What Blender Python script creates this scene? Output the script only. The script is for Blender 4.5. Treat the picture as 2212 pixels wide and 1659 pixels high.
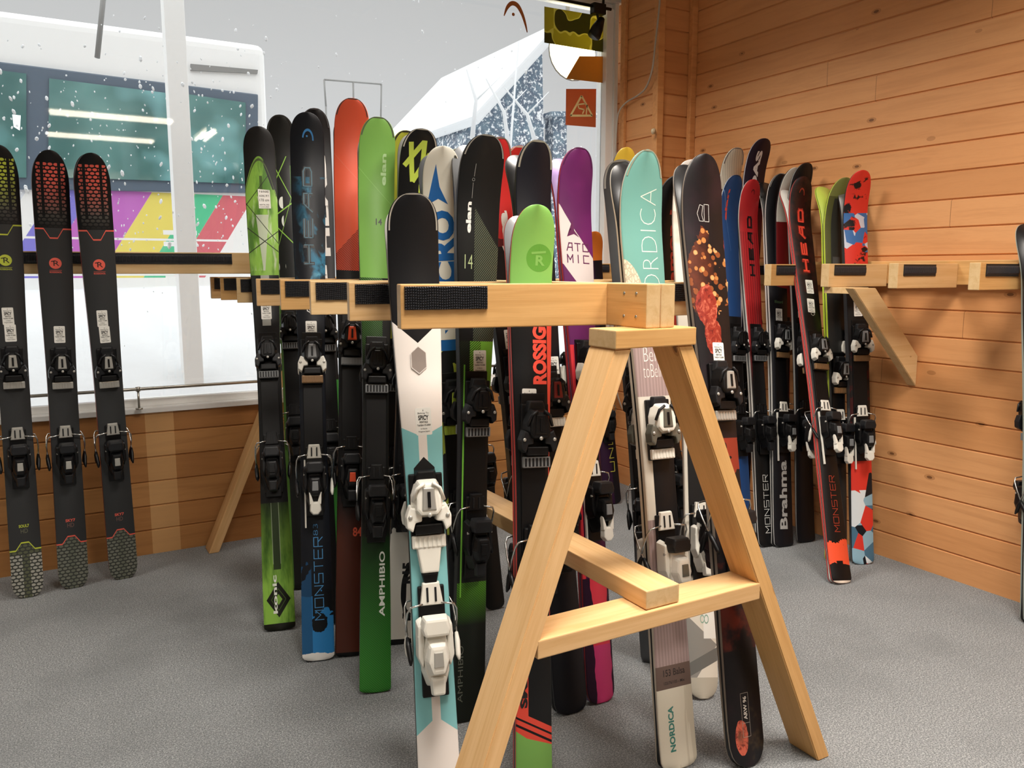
import bpy, bmesh, math, random
from mathutils import Vector, Matrix, noise
random.seed(7)
SC = bpy.context.scene
for o in list(bpy.data.objects): bpy.data.objects.remove(o)
# ------------------------------------------------------------------ camera, sky, light, exposure
F, HY, CAMH, YAW = 1767.0, 584.0, 1.18, math.radians(29.8)
PITCH = math.atan((829.5-HY)/F)
cam = bpy.data.objects.new('camera', bpy.data.cameras.new('camera')); SC.collection.objects.link(cam); SC.camera = cam
cam.data.sensor_width = 36.0; cam.data.lens = F/2212*36; cam.data.clip_start = .05
cam.location = (0, 0, CAMH); cam.rotation_euler = (math.pi/2-PITCH, 0, -YAW)
SC.view_settings.view_transform = 'Standard'; SC.view_settings.look = 'None'
SC.view_settings.exposure = 0.0; SC.view_settings.gamma = 1.0; SC.view_settings.use_curve_mapping = False
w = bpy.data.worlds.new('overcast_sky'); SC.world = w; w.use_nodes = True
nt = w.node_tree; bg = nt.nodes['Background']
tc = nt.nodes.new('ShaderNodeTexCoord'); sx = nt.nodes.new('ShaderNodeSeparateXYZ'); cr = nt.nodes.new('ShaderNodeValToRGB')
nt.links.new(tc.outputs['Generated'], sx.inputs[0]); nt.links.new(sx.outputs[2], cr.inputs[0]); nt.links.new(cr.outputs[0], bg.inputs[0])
cr.color_ramp.elements[0].position = 0.0; cr.color_ramp.elements[0].color = (.84, .85, .86, 1)
cr.color_ramp.elements[1].position = .30; cr.color_ramp.elements[1].color = (.62, .62, .62, 1)
e = cr.color_ramp.elements.new(.38); e.color = (.75, .75, .75, 1)
e = cr.color_ramp.elements.new(.6); e.color = (1, 1, 1, 1)
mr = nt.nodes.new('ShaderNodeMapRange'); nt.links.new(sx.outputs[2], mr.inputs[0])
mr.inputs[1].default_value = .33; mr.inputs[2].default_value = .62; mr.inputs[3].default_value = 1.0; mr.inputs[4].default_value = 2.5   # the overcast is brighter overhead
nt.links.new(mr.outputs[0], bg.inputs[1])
TUBE_POWER = 14.0
PANEL_POWER = 31.0
SNOW_LIGHT = 1.0

# projection helpers: where a ray through the lens meets a real plane of the room
def _rot(v):
    c, s = math.cos(YAW), math.sin(YAW)
    return Vector((v[0]*c+v[1]*s, -v[0]*s+v[1]*c, v[2]))
RV, FV, UV_ = _rot((1,0,0)), _rot((0,math.cos(PITCH),-math.sin(PITCH))), _rot((0,math.sin(PITCH),math.cos(PITCH)))
CV = Vector((0,0,CAMH))
def ray(x, y): return RV*((x-1106)/F)+FV+UV_*((829.5-y)/F)
def hit(x, y, axis, val):
    d = ray(x, y); return CV+d*((val-CV[axis])/d[axis])
def ground(x, y): return hit(x, y, 2, 0.0)
def proj(P):
    v = Vector(P)-CV; q = v.dot(FV); return 1106+F*v.dot(RV)/q, 829.5-F*v.dot(UV_)/q

# ------------------------------------------------------------------ objects
def link(o, parent=None):
    SC.collection.objects.link(o)
    if parent: o.parent = parent
    return o
def thing(name, label, cat, M=None, group=None):
    o = bpy.data.objects.new(name, None); o.empty_display_size = .05
    SC.collection.objects.link(o)
    if M is not None: o.matrix_world = M
    o['label'] = label; o['category'] = cat
    if group: o['group'] = group
    return o
def tag(o, label, cat, group=None):
    o['label'] = label; o['category'] = cat
    if group: o['group'] = group
    return o
class MB:
    """collects shapes into one mesh with material slots"""
    def __init__(s): s.bm = bmesh.new(); s.mats = []
    def mi(s, m):
        if m not in s.mats: s.mats.append(m)
        return s.mats.index(m)
    def merge(s, b, m, M=None, smooth=False):
        i = s.mi(m)
        if M is not None: bmesh.ops.transform(b, matrix=M, verts=b.verts)
        for f in b.faces: f.material_index = i; f.smooth = smooth
        me = bpy.data.meshes.new('t'); b.to_mesh(me); b.free(); s.bm.from_mesh(me); bpy.data.meshes.remove(me)
    def box(s, a, b, m, bev=0, M=None, seg=2):
        t = bmesh.new(); bmesh.ops.create_cube(t, size=1)
        c = [(a[i]+b[i])/2 for i in range(3)]; d = [abs(b[i]-a[i]) for i in range(3)]
        for v in t.verts: v.co = Vector([c[i]+v.co[i]*d[i] for i in range(3)])
        if bev: bmesh.ops.bevel(t, geom=list(t.edges), offset=bev, segments=seg, profile=.6, affect='EDGES')
        s.merge(t, m, M, smooth=False)
    def prism(s, pts, y0, y1, m, bev=0, taper=1.0, M=None, axis='y', seg=2):
        """polygon in (x,z) pushed from y0 to y1, optionally tapered"""
        t = bmesh.new(); n = len(pts)
        cx = sum(p[0] for p in pts)/n; cz = sum(p[1] for p in pts)/n
        A = [t.verts.new((p[0], y0, p[1])) for p in pts]
        B = [t.verts.new((cx+(p[0]-cx)*taper, y1, cz+(p[1]-cz)*taper)) for p in pts]
        t.faces.new(A); t.faces.new(B[::-1])
        for i in range(n): t.faces.new((A[i], B[i], B[(i+1)%n], A[(i+1)%n]))
        bmesh.ops.recalc_face_normals(t, faces=t.faces)
        if bev: bmesh.ops.bevel(t, geom=list(t.edges), offset=bev, segments=seg, profile=.6, affect='EDGES')
        s.merge(t, m, M)
    def tube(s, path, r, m, n=8, M=None, closed=False):
        t = bmesh.new(); P = [Vector(p) for p in path]; rings = []
        for i, p in enumerate(P):
            a = P[max(i-1, 0)]; b = P[min(i+1, len(P)-1)]; d = (b-a).normalized()
            u = d.orthogonal().normalized() if i == 0 else (pu-d*pu.dot(d)).normalized()
            pu = u; v = d.cross(u); rr = r[i] if isinstance(r, (list, tuple)) else r
            rings.append([t.verts.new(p+(u*math.cos(2*math.pi*k/n)+v*math.sin(2*math.pi*k/n))*rr) for k in range(n)])
        for a, b in zip(rings, rings[1:]):
            for k in range(n): t.faces.new((a[k], a[(k+1)%n], b[(k+1)%n], b[k]))
        t.faces.new(rings[0][::-1]); t.faces.new(rings[-1])
        s.merge(t, m, M, smooth=True)
    def ball(s, c, r, m, seg=12, sc=(1,1,1)):
        t = bmesh.new(); bmesh.ops.create_uvsphere(t, u_segments=seg, v_segments=max(6, seg//2), radius=r)
        for v in t.verts: v.co = Vector((v.co.x*sc[0]+c[0], v.co.y*sc[1]+c[1], v.co.z*sc[2]+c[2]))
        s.merge(t, m, None, smooth=True)
    def mesh(s, name):
        me = bpy.data.meshes.new(name); bmesh.ops.recalc_face_normals(s.bm, faces=s.bm.faces)
        s.bm.to_mesh(me); s.bm.free()
        for m in s.mats: me.materials.append(m)
        return me
    def build(s, name, parent=None, M=None, bevel=0):
        o = bpy.data.objects.new(name, s.mesh(name)); link(o, parent)
        if M is not None: o.matrix_local = M
        return o
def inst(name, me, parent=None, M=None):
    o = bpy.data.objects.new(name, me); link(o, parent)
    if M is not None: o.matrix_local = M
    return o
def T(x=0, y=0, z=0): return Matrix.Translation((x, y, z))
def Rm(a, ax): return Matrix.Rotation(a, 4, ax)
def frame(o, x, y, z):
    M = Matrix((x, y, z)).transposed().to_4x4(); M.translation = o; return M

# ------------------------------------------------------------------ material expressions
def srgb(h):
    if not isinstance(h, str): return tuple(h)[:3]
    h = h.lstrip('#'); c = [int(h[i:i+2], 16)/255 for i in (0, 2, 4)]
    return tuple(v/12.92 if v <= .04045 else ((v+.055)/1.055)**2.4 for v in c)
class E:
    def __init__(s, nt, sock): s.nt = nt; s.s = sock
    def op(s, o, b=None, c=None):
        n = s.nt.nodes.new('ShaderNodeMath'); n.operation = o
        for i, v in enumerate((s, b, c)):
            if v is None: continue
            if isinstance(v, E): s.nt.links.new(v.s, n.inputs[i])
            else: n.inputs[i].default_value = v
        return E(s.nt, n.outputs[0])
    def __add__(s, o): return s.op('ADD', o)
    __radd__ = __add__
    def __sub__(s, o): return s.op('SUBTRACT', o)
    def __rsub__(s, o): return (s*-1)+o
    def __mul__(s, o): return s.op('MULTIPLY', o)
    __rmul__ = __mul__
    def __truediv__(s, o): return s.op('DIVIDE', o)
    def gt(s, o): return s.op('GREATER_THAN', o)
    def lt(s, o): return s.op('LESS_THAN', o)
    def abs(s): return s.op('ABSOLUTE')
    def mod(s, o): return s.op('FLOORED_MODULO', o)
    def floor(s): return s.op('FLOOR')
    def max(s, o): return s.op('MAXIMUM', o)
    def min(s, o): return s.op('MINIMUM', o)
    def pow(s, o): return s.op('POWER', o)
    def sin(s): return s.op('SINE')
    def clamp(s): return s.op('MAXIMUM', 0.).op('MINIMUM', 1.)
    def ramp(s, a, b): return ((s-a)/(b-a)).clamp()
class Ctx:
    def __init__(s, name, rough=.45, spec=.5, metal=0., coat=0., coords='Object'):
        s.m = bpy.data.materials.new(name); s.m.use_nodes = True; s.nt = s.m.node_tree
        s.b = s.nt.nodes['Principled BSDF']; s.b.inputs['Roughness'].default_value = rough
        s.b.inputs['Specular IOR Level'].default_value = spec; s.b.inputs['Metallic'].default_value = metal
        s.b.inputs['Coat Weight'].default_value = coat
        t = s.nt.nodes.new('ShaderNodeTexCoord'); s.co = t.outputs[coords]
        q = s.nt.nodes.new('ShaderNodeSeparateXYZ'); s.nt.links.new(s.co, q.inputs[0])
        s.x, s.y, s.z = (E(s.nt, q.outputs[i]) for i in range(3)); s.col = None
    def vec(s, x, y, z):
        n = s.nt.nodes.new('ShaderNodeCombineXYZ')
        for i, v in enumerate((x, y, z)):
            if isinstance(v, E): s.nt.links.new(v.s, n.inputs[i])
            else: n.inputs[i].default_value = v
        return n.outputs[0]
    def noise(s, scale=5, detail=3, rough=.5, sx=1, sy=1, sz=1, dist=0., off=0.):
        n = s.nt.nodes.new('ShaderNodeTexNoise'); n.inputs['Scale'].default_value = scale
        n.inputs['Detail'].default_value = detail; n.inputs['Roughness'].default_value = rough; n.inputs['Distortion'].default_value = dist
        s.nt.links.new(s.vec(s.x*sx+off, s.y*sy, s.z*sz), n.inputs['Vector']); return E(s.nt, n.outputs['Fac'])
    def voro(s, scale=5, sx=1, sy=1, sz=1, feat='F1', out='Distance', off=0., rnd=1.):
        n = s.nt.nodes.new('ShaderNodeTexVoronoi'); n.feature = feat; n.inputs['Scale'].default_value = scale
        n.inputs['Randomness'].default_value = rnd
        s.nt.links.new(s.vec(s.x*sx+off, s.y*sy, s.z*sz), n.inputs['Vector'])
        if out == 'Color':
            q = s.nt.nodes.new('ShaderNodeSeparateColor'); s.nt.links.new(n.outputs['Color'], q.inputs[0]); return E(s.nt, q.outputs[0]), E(s.nt, q.outputs[1])
        return E(s.nt, n.outputs[out])
    def white(s, e):
        n = s.nt.nodes.new('ShaderNodeTexWhiteNoise'); n.noise_dimensions = '1D'; s.nt.links.new(e.s, n.inputs['W']); return E(s.nt, n.outputs['Value'])
    def over(s, color, mask=None):
        """lay a colour over what is there where the mask is 1"""
        if s.col is None or mask is None: s.col = srgb(color) if not isinstance(color, E) else color; return s
        n = s.nt.nodes.new('ShaderNodeMix'); n.data_type = 'RGBA'
        if isinstance(mask, E): s.nt.links.new(mask.s, n.inputs[0])
        else: n.inputs[0].default_value = mask
        for k, v in ((6, s.col), (7, color if isinstance(color, E) else srgb(color))):
            if isinstance(v, E): s.nt.links.new(v.s, n.inputs[k])
            else: n.inputs[k].default_value = (*v, 1)
        s.col = E(s.nt, n.outputs[2]); return s
    def band(s, e, a, b): return e.gt(a)*e.lt(b)
    def bump(s, e, strength=.3, dist=.002):
        n = s.nt.nodes.new('ShaderNodeBump'); n.inputs['Strength'].default_value = strength; n.inputs['Distance'].default_value = dist
        s.nt.links.new(e.s, n.inputs['Height']); s.nt.links.new(n.outputs[0], s.b.inputs['Normal'])
    def rough(s, e): s.nt.links.new(e.s, s.b.inputs['Roughness'])
    def done(s):
        if isinstance(s.col, E): s.nt.links.new(s.col.s, s.b.inputs['Base Color'])
        else: s.b.inputs['Base Color'].default_value = (*s.col, 1)
        return s.m
_flat = {}
def flat(name, h, rough=.45, metal=0., var=.06, coat=0., spec=.5):
    k = (name, h, rough, metal)
    if k in _flat: return _flat[k]
    c = Ctx(name, rough, spec, metal, coat); c.over(h)
    if var: c.over('#000000', c.noise(60, 2)*var)
    _flat[k] = c.done(); return _flat[k]
def emis(name, h, strength):
    m = bpy.data.materials.new(name); m.use_nodes = True; b = m.node_tree.nodes['Principled BSDF']
    b.inputs['Base Color'].default_value = (*srgb(h), 1); b.inputs['Emission Color'].default_value = (*srgb(h), 1); b.inputs['Emission Strength'].default_value = strength
    return m

def pine(name, base, dark, knot=True, off=0., rough=.5):
    c = Ctx(name, rough)
    g = c.noise(2.2, 4, .6, 1.2, 22, 22, .6, off); fine = c.noise(9, 3, .6, .7, 60, 60, 0, off+3)
    c.over(base); c.over(dark, g.ramp(.42, .68)*.5); c.over(dark, fine.ramp(.5, .75)*.3)
    if knot:
        d = c.voro(1.0, 6.5, 12, 12, off=off); r, _ = c.voro(1.0, 6.5, 12, 12, out='Color', off=off)
        c.over('#a06c34', d.lt(.13)*r.gt(.72)*.55); c.over('#5e3a1c', d.lt(.085)*r.gt(.72)*.75); c.over('#8a5a2c', d.lt(.05)*r.gt(.72)*.6)
    c.bump(fine, .12, .001); return c.done()
M_PINE = pine('pale_pine', '#e6bd87', '#c99656')
M_PINE2 = pine('honey_pine', '#dbac6e', '#b98647', off=4.7)
M_PINE3 = pine('raw_pine', '#e3c290', '#cfa468', off=9.1)
M_END = pine('sawn_end_pine', '#d8b989', '#c19a62', knot=False, off=2.2)

def plank_mat(name, base, dark, light, axis, patch=None):
    c = Ctx(name, .55); L = c.x if axis == 'x' else c.y
    pid = (c.z/.103).floor(); seg = ((L+c.white(pid+3.3)*2.1)/2.9).floor(); rid = c.white(pid*7.13+seg*3.7)
    sxx, syy = (1.0, 14) if axis == 'x' else (14, 1.0)
    g = c.noise(2.2, 4, .6, sxx, syy, 14, .8); fine = c.noise(7, 3, .6, sxx*.7, syy*3, 45)
    big = c.noise(1.1, 2, .5, 1, 1, 1)
    c.over(base); c.over(light, rid*.55); c.over(dark, c.white(pid+9.1)*.30); c.over(dark, g.ramp(.45, .7)*.32); c.over(dark, fine.ramp(.55, .8)*.2)
    c.over(dark, big.ramp(.5, .75)*.25)
    if patch: c.over('#e0b37a', c.band(L, *patch)*.55)
    a, b = (4.6, 9.0) if axis == 'x' else (9.0, 4.6)
    d = c.voro(1.0, a, b, 9.7); r, _ = c.voro(1.0, a, b, 9.7, out='Color')
    c.over('#8a5223', d.lt(.105)*r.gt(.6)*.4); c.over('#5a3214', d.lt(.055)*r.gt(.6)*.75)
    ft = ((L+c.white(pid+3.3)*2.1).mod(2.9)); c.over('#6b3d18', ft.lt(.0025)*.6)
    c.bump(fine, .1, .001); return c.done()
M_WALLR = plank_mat('orange_pine_planks', '#e0a067', '#b37540', '#e8b07a', 'y')
M_WALLW = plank_mat('brown_pine_planks', '#b98047', '#7e4e24', '#cf9a5e', 'x', patch=(.335, .445))
M_TRIM = pine('orange_pine_trim', '#e0a268', '#bd8046', knot=False, off=1.3)

# ------------------------------------------------------------------ room shell
def structure(o): o['kind'] = 'structure'; return o
def carpet():
    c = Ctx('grey_loop_carpet', .95, .15)
    a = c.noise(330, 2, .7); b = c.noise(210, 2, .6); d = c.noise(3.0, 3, .5)
    c.over('#8f9293'); c.over('#34373a', a.ramp(.46, .60)*.72); c.over('#b6b8b8', b.ramp(.53, .62)*.6); c.over('#66696a', d.ramp(.45, .7)*.4)
    c.bump(a, .7, .004); return c.done()
XR, YW, H = 2.97, 3.62, 2.72
XL, YB = -3.2, -7.0
m = MB(); m.box((XL, YB, -.05), (XR, YW, 0), carpet()); structure(m.build('floor'))
def plank_profile(z0, z1, pitch=.103, g=.0045, d=.006):
    pts = [(0, z0)]; k = math.floor(z0/pitch)+1
    while k*pitch < z1-.01:
        zz = k*pitch; pts += [(0, zz-g), (d, zz-g*.35), (d, zz+g*.35), (0, zz+g)]; k += 1
    return pts+[(0, z1)]
def plank_wall(name, p0, p1, nrm, z0, z1, mat, thick=.05, parent=None):
    """planked face from p0 to p1 (xy), nrm points into the room"""
    bm = bmesh.new(); pr = plank_profile(z0, z1); nx, ny = nrm
    for P, sgn in ((p0, 0), (p1, 1)): pass
    A = [bm.verts.new((p0[0]-nx*d, p0[1]-ny*d, z)) for d, z in pr]; B = [bm.verts.new((p1[0]-nx*d, p1[1]-ny*d, z)) for d, z in pr]
    for i in range(len(pr)-1): bm.faces.new((A[i], B[i], B[i+1], A[i+1]))
    a0, a1, b0, b1 = [bm.verts.new((P[0]-nx*thick, P[1]-ny*thick, z)) for P in (p0, p1) for z in (z0, z1)]
    bm.faces.new((a0, a1, b1, b0)); bm.faces.new([*A, a1, a0]); bm.faces.new([*B, b1, b0][::-1])
    bm.faces.new((A[0], a0, b0, B[0])); bm.faces.new((A[-1], B[-1], b1, a1))
    bmesh.ops.recalc_face_normals(bm, faces=bm.faces)
    me = bpy.data.meshes.new(name); bm.to_mesh(me); bm.free(); me.materials.append(mat)
    return structure(link(bpy.data.objects.new(name, me), parent))
PX, PY = 2.745, 3.325     # pier corner
plank_wall('wall_right', (XR, YB), (XR, YW), (-1, 0), 0, H, M_WALLR)
plank_wall('wall_window', (XL, YW), (PX, YW), (0, -1), 0, .598, M_WALLW)
plank_wall('wall_pier_side', (PX, PY+.001), (PX, YW+.16), (-1, 0), 0, H, M_WALLR, thick=.03)
plank_wall('wall_pier_front', (PX, PY), (XR-.002, PY), (0, -1), 0, H, plank_mat('orange_pine_pier_planks', '#dc9b62', '#b37540', '#e6ad76', 'x'), thick=.03)
m = MB()
m.box((PX-.012, PY-.012, 0), (PX+.028, PY+.028, H), M_TRIM, .003); structure(m.build('trim_1'))
m = MB(); m.box((XR-.035, PY-.03, 0), (XR-.001, PY-.001, H), M_TRIM, .003); structure(m.build('trim_2'))
m = MB(); m.box((PX-.02, YW-.045, .6), (PX-.001, YW-.005, H), M_TRIM, .003); structure(m.build('trim_3'))
M_PLASTER = flat('warm_plaster', '#d8cdbb', .8)
m = MB(); m.box((XL-.1, YB, 0), (XL, YW, H), M_PLASTER); structure(m.build('wall_left'))
m = MB(); m.box((XL-.1, YB-.1, 0), (XR+.05, YB, H), M_PLASTER); structure(m.build('wall_back'))
m = MB(); m.box((XL-.1, YB-.1, H), (XR+.05, YW+.2, H+.08), flat('white_ceiling', '#e4dfd4', .8)); structure(m.build('ceiling'))
m = MB(); m.box((XL, YW, 2.56), (PX, YW+.12, H), flat('window_head_white', '#d9d9d6', .6)); structure(m.build('wall_above_window'))
# window: aluminium frame, glass
M_ALU = flat('white_aluminium', '#f2f2f0', .4); M_SEAL = flat('grey_seal', '#dcdcd8', .6)
win = thing('window_1', 'wide shop window', 'window'); del win['label']; del win['category']; structure(win)
m = MB()
m.box((XL, YW-.012, .600), (PX-.02, YW+.10, .622), M_ALU, .003)
m.box((XL, YW+.035, .622), (PX-.02, YW+.10, .652), M_ALU, .003)
m.box((XL, YW+.035, 2.53), (PX-.02, YW+.10, 2.56), M_ALU, .003)
m.box((2.655, YW+.02, .652), (2.70, YW+.10, 2.53), M_ALU, .003)
m.box((2.70, YW+.01, .622), (PX-.02, YW+.10, 2.56), M_SEAL, .003)
m.build('window_frame', win)
gm = bpy.data.materials.new('window_glass'); gm.use_nodes = True; n = gm.node_tree; n.nodes.clear()
o_ = n.nodes.new('ShaderNodeOutputMaterial'); mx = n.nodes.new('ShaderNodeMixShader'); tr = n.nodes.new('ShaderNodeBsdfTransparent'); gl = n.nodes.new('ShaderNodeBsdfGlossy'); fr = n.nodes.new('ShaderNodeFresnel')
tr.inputs[0].default_value = (.97, .98, .98, 1); gl.inputs['Roughness'].default_value = .02; fr.inputs[0].default_value = 1.52
n.links.new(fr.outputs[0], mx.inputs[0]); n.links.new(tr.outputs[0], mx.inputs[1]); n.links.new(gl.outputs[0], mx.inputs[2]); n.links.new(mx.outputs[0], o_.inputs[0])
m = MB(); m.box((XL, YW+.06, .652), (2.655, YW+.066, 2.53), gm); m.build('pane', win)
# low rail along the sill
M_STEEL = flat('brushed_steel', '#b9b6ae', .3, .9)
rail = thing('sill_rail', 'thin metal guard rail on short posts along the window sill', 'rail', T(0, YW-.035, .6))
m = MB(); m.tube([(-2.9, 0, .105), (2.6, 0, .105)], .0065, M_STEEL, 10); m.build('bar', rail)
px_ = hit(298, 840, 1, YW-.035).x
for x in (px_-1.9, px_-.95, px_, px_+.95, px_+1.9):
    m = MB(); m.tube([(x, 0, .022), (x, 0, .10)], .0045, M_STEEL, 8); m.tube([(x, 0, .0225), (x, 0, .028)], .014, M_STEEL, 12); m.tube([(x, 0, .096), (x, 0, .114)], .009, M_STEEL, 10); m.build('post', rail)
# ceiling lamps that light the shop: tube battens further back, plus added area panels with no seen source
M_TUBE = emis('fluorescent_tube', '#fff1dc', TUBE_POWER)
M_CASE = flat('lamp_case_white', '#e8e8e4', .4)
def tube_lamp(x, y, where, rz=0., along=1.1):
    t = thing('tube_lamp', 'white twin tube ceiling lamp '+where, 'lamp', T(x, y, H)@Rm(rz, 'Z'))
    m = MB(); m.box((-along/2-.03, -.1, -.03), (along/2+.03, .1, -.001), M_CASE, .004); m.build('housing', t)
    for dx in (-.05, .05):
        m = MB(); m.tube([(-along/2, dx, -.05), (along/2, dx, -.05)], .016, M_TUBE, 10); m.build('tube', t)
        for a in (-along/2, along/2):
            m = MB(); m.box((a-.01, dx-.014, -.068), (a+.01, dx+.014, -.028), M_CASE); m.build('socket', t)
tube_lamp(.73, -1.81, 'nearest behind the viewer'); tube_lamp(.72, -3.3, 'second row behind the viewer'); tube_lamp(1.72, -2.5, 'turned across the others', math.pi/2, .8)
def added_panel(x, y, where, pw=1., sp=150):  # added fill panel, unseen source; narrow spread keeps it out of the glass
    t = thing('added_panel_lamp', 'added square ceiling light panel '+where, 'lamp', T(x, y, H))
    m = MB()
    for a in (-1, 1):
        m.box((a*.31-.012, -.32, -.012), (a*.31+.012, .32, -.001), M_CASE, .003); m.box((-.32, a*.31-.012, -.012), (.32, a*.31+.012, -.001), M_CASE, .003)
    m.build('frame', t)
    l = bpy.data.lights.new('added_fill_light', 'AREA'); l.shape = 'SQUARE'; l.size = .58; l.energy = PANEL_POWER*pw; l.color = (1, .93, .85); l.spread = math.radians(sp)
    lo = bpy.data.objects.new('added_fill_light', l); link(lo, t); lo.matrix_local = T(0, 0, -.008)
for x, y, wh, pw, sp in ((1.8, .75, 'nearest the planked right wall', 1.2, 144), (.75, .9, 'above the front of the ski rack', 1.15, 140), (1.5, 2.7, 'above the back of the ski rack', 1.0, 136), (-1.3, 2.4, 'toward the window on the left', .55, 120), (1.75, -1.1, 'behind the viewer on the right', .95, 125), (-.9, -1.0, 'behind the viewer on the left', .6, 140)):
    added_panel(x, y, wh, pw, sp)

# ------------------------------------------------------------------ wooden racks
def rub():
    c = Ctx('black_rubber_mesh', .55); c.over('#17181a'); return c.done()
M_RUB = rub()
M_RUB2 = flat('highlit_black_rubber', '#34353a', .33, var=0)  # highlights put into the colour of the raised pad cells
M_SCREW = flat('zinc_screw', '#a8a9a6', .35, .9)
_pads = {}
def pad_mesh(L, Hh, ribbed=False):
    k = (round(L, 3), Hh, ribbed)
    if k in _pads: return _pads[k]
    m = MB(); m.box((0, -.003, 0), (L, 0, Hh), M_RUB)
    b = bmesh.new(); nx = int(L/.0048); nz = 1 if ribbed else int(Hh/.0048); dx = L/nx; dz = Hh/nz
    for i in range(nx):
        for j in range(nz):
            zo = (.0008*math.sin(i*.7) if not ribbed else 0)
            q = [b.verts.new((i*dx+a*dx, y, j*dz+c*dz+zo)) for y in (-.003, -.0062) for a, c in (((.1, .14), (.9, .14), (.9, .86), (.1, .86)) if y == -.003 else ((.28, .3), (.72, .3), (.72, .7), (.28, .7)))]
            for f in ((0, 1, 5, 4), (1, 2, 6, 5), (2, 3, 7, 6), (3, 0, 4, 7), (4, 5, 6, 7)): b.faces.new([q[t] for t in f])
    m.merge(b, M_RUB2); _pads[k] = m.mesh('grip_pad'); return _pads[k]
def beam(name, p, q, hgt, dep, mat, parent, up=(0, 0, 1), bev=.0025, endmat=None):
    """timber from p to q (centre of its cross-section); hgt along up, dep across"""
    p, q = Vector(p), Vector(q); X = (q-p).normalized(); up = Vector(up); Y = up.cross(X).normalized(); Z = X.cross(Y)
    L = (q-p).length; m = MB(); m.box((0, -dep/2, -hgt/2), (L, dep/2, hgt/2), mat, bev)
    o = m.build(name, parent, frame(p, X, Y, Z))
    if endmat:
        o.data.materials.append(endmat)
        for f in o.data.polygons:
            if abs(f.normal.x) > .9: f.material_index = 1
    return o
def arm(parent, pL, pR, z0, z1, mat, pad=(.02, .20), pads=None, ribbed=False):
    """angled arm: pL,pR are the xy of the front face's ends; the grip pad lies on the front face"""
    a, b = Vector((*pL, 0)), Vector((*pR, 0)); X = (b-a).normalized(); N = Vector((X.y, -X.x, 0))
    h = z1-z0; c0 = a-N*.019+Vector((0, 0, (z0+z1)/2)); c1 = b-N*.019+Vector((0, 0, (z0+z1)/2))
    o = beam('arm', c0, c1, h, .038, mat, parent, endmat=M_END)
    for s, e in (pads or [pad]):
        k = inst('grip_pad', pad_mesh(e-s, .046 if not ribbed else .040, ribbed), o, T(s, -.0191, h/2-.0045-(.046 if not ribbed else .040)))
    return o
Z0, Z1 = 1.064, 1.153
def armY(k): return 1.51+.31*k if k < 7 else 3.575
def Lface(k, x): return armY(k)-(x-.612)*(.20 if k < 7 else .10)
def Rface(k, x): return armY(k)-.12-(x-1.125)*.05
rack = thing('ski_rack', 'freestanding pine trestle ski rack with herringbone arms in the middle of the room', 'ski rack', T(1.087, 1.3, 0))
R0 = Matrix.Translation((-1.087, -1.3, 0))
class _P: pass
def rbeam(name, p, q, *a, **k):
    o = Vector((1.087, 1.3, 0)); return beam(name, Vector(p)-o, Vector(q)-o, *a, **k)
# spine of two planks, end block
rbeam('spine_beam', (1.068, 1.292, (Z0+Z1)/2), (1.068, 3.56, (Z0+Z1)/2), Z1-Z0, .036, M_PINE2, rack, endmat=M_END)
rbeam('spine_beam', (1.106, 1.292, (Z0+Z1)/2), (1.106, 3.56, (Z0+Z1)/2), Z1-Z0, .036, M_PINE3, rack, endmat=M_END)
for yy in (1.325, 1.365):
    for zz in (Z0+.022, Z1-.02):
        m = MB(); m.tube([(1.0492-1.087, yy-1.3, zz), (1.0512-1.087, yy-1.3, zz)], .0035, M_SCREW, 10); m.build('screw', rack)
pool = [M_PINE2, M_PINE, M_PINE3]
for k in range(8):
    x0 = .612; x1 = 1.049
    arm(rack, (x0-1.087, Lface(k, x0)-1.3), (x1-1.087, Lface(k, x1)-1.3), Z0, Z1, pool[k % 3] if k else M_PINE2, pad=(.008, .178) if k == 0 else (.014, .25))
    if k == 0: continue
    xr = 1.645 if k == 1 else 2.0 if k == 3 else 1.80
    if k < 7: arm(rack, (1.125-1.087, Rface(k, 1.125)-1.3), (xr-1.087, Rface(k, xr)-1.3), Z0-.004, Z1-.004, pool[(k+1) % 3], pads=[(.20, xr-1.125-.012)])
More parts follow.
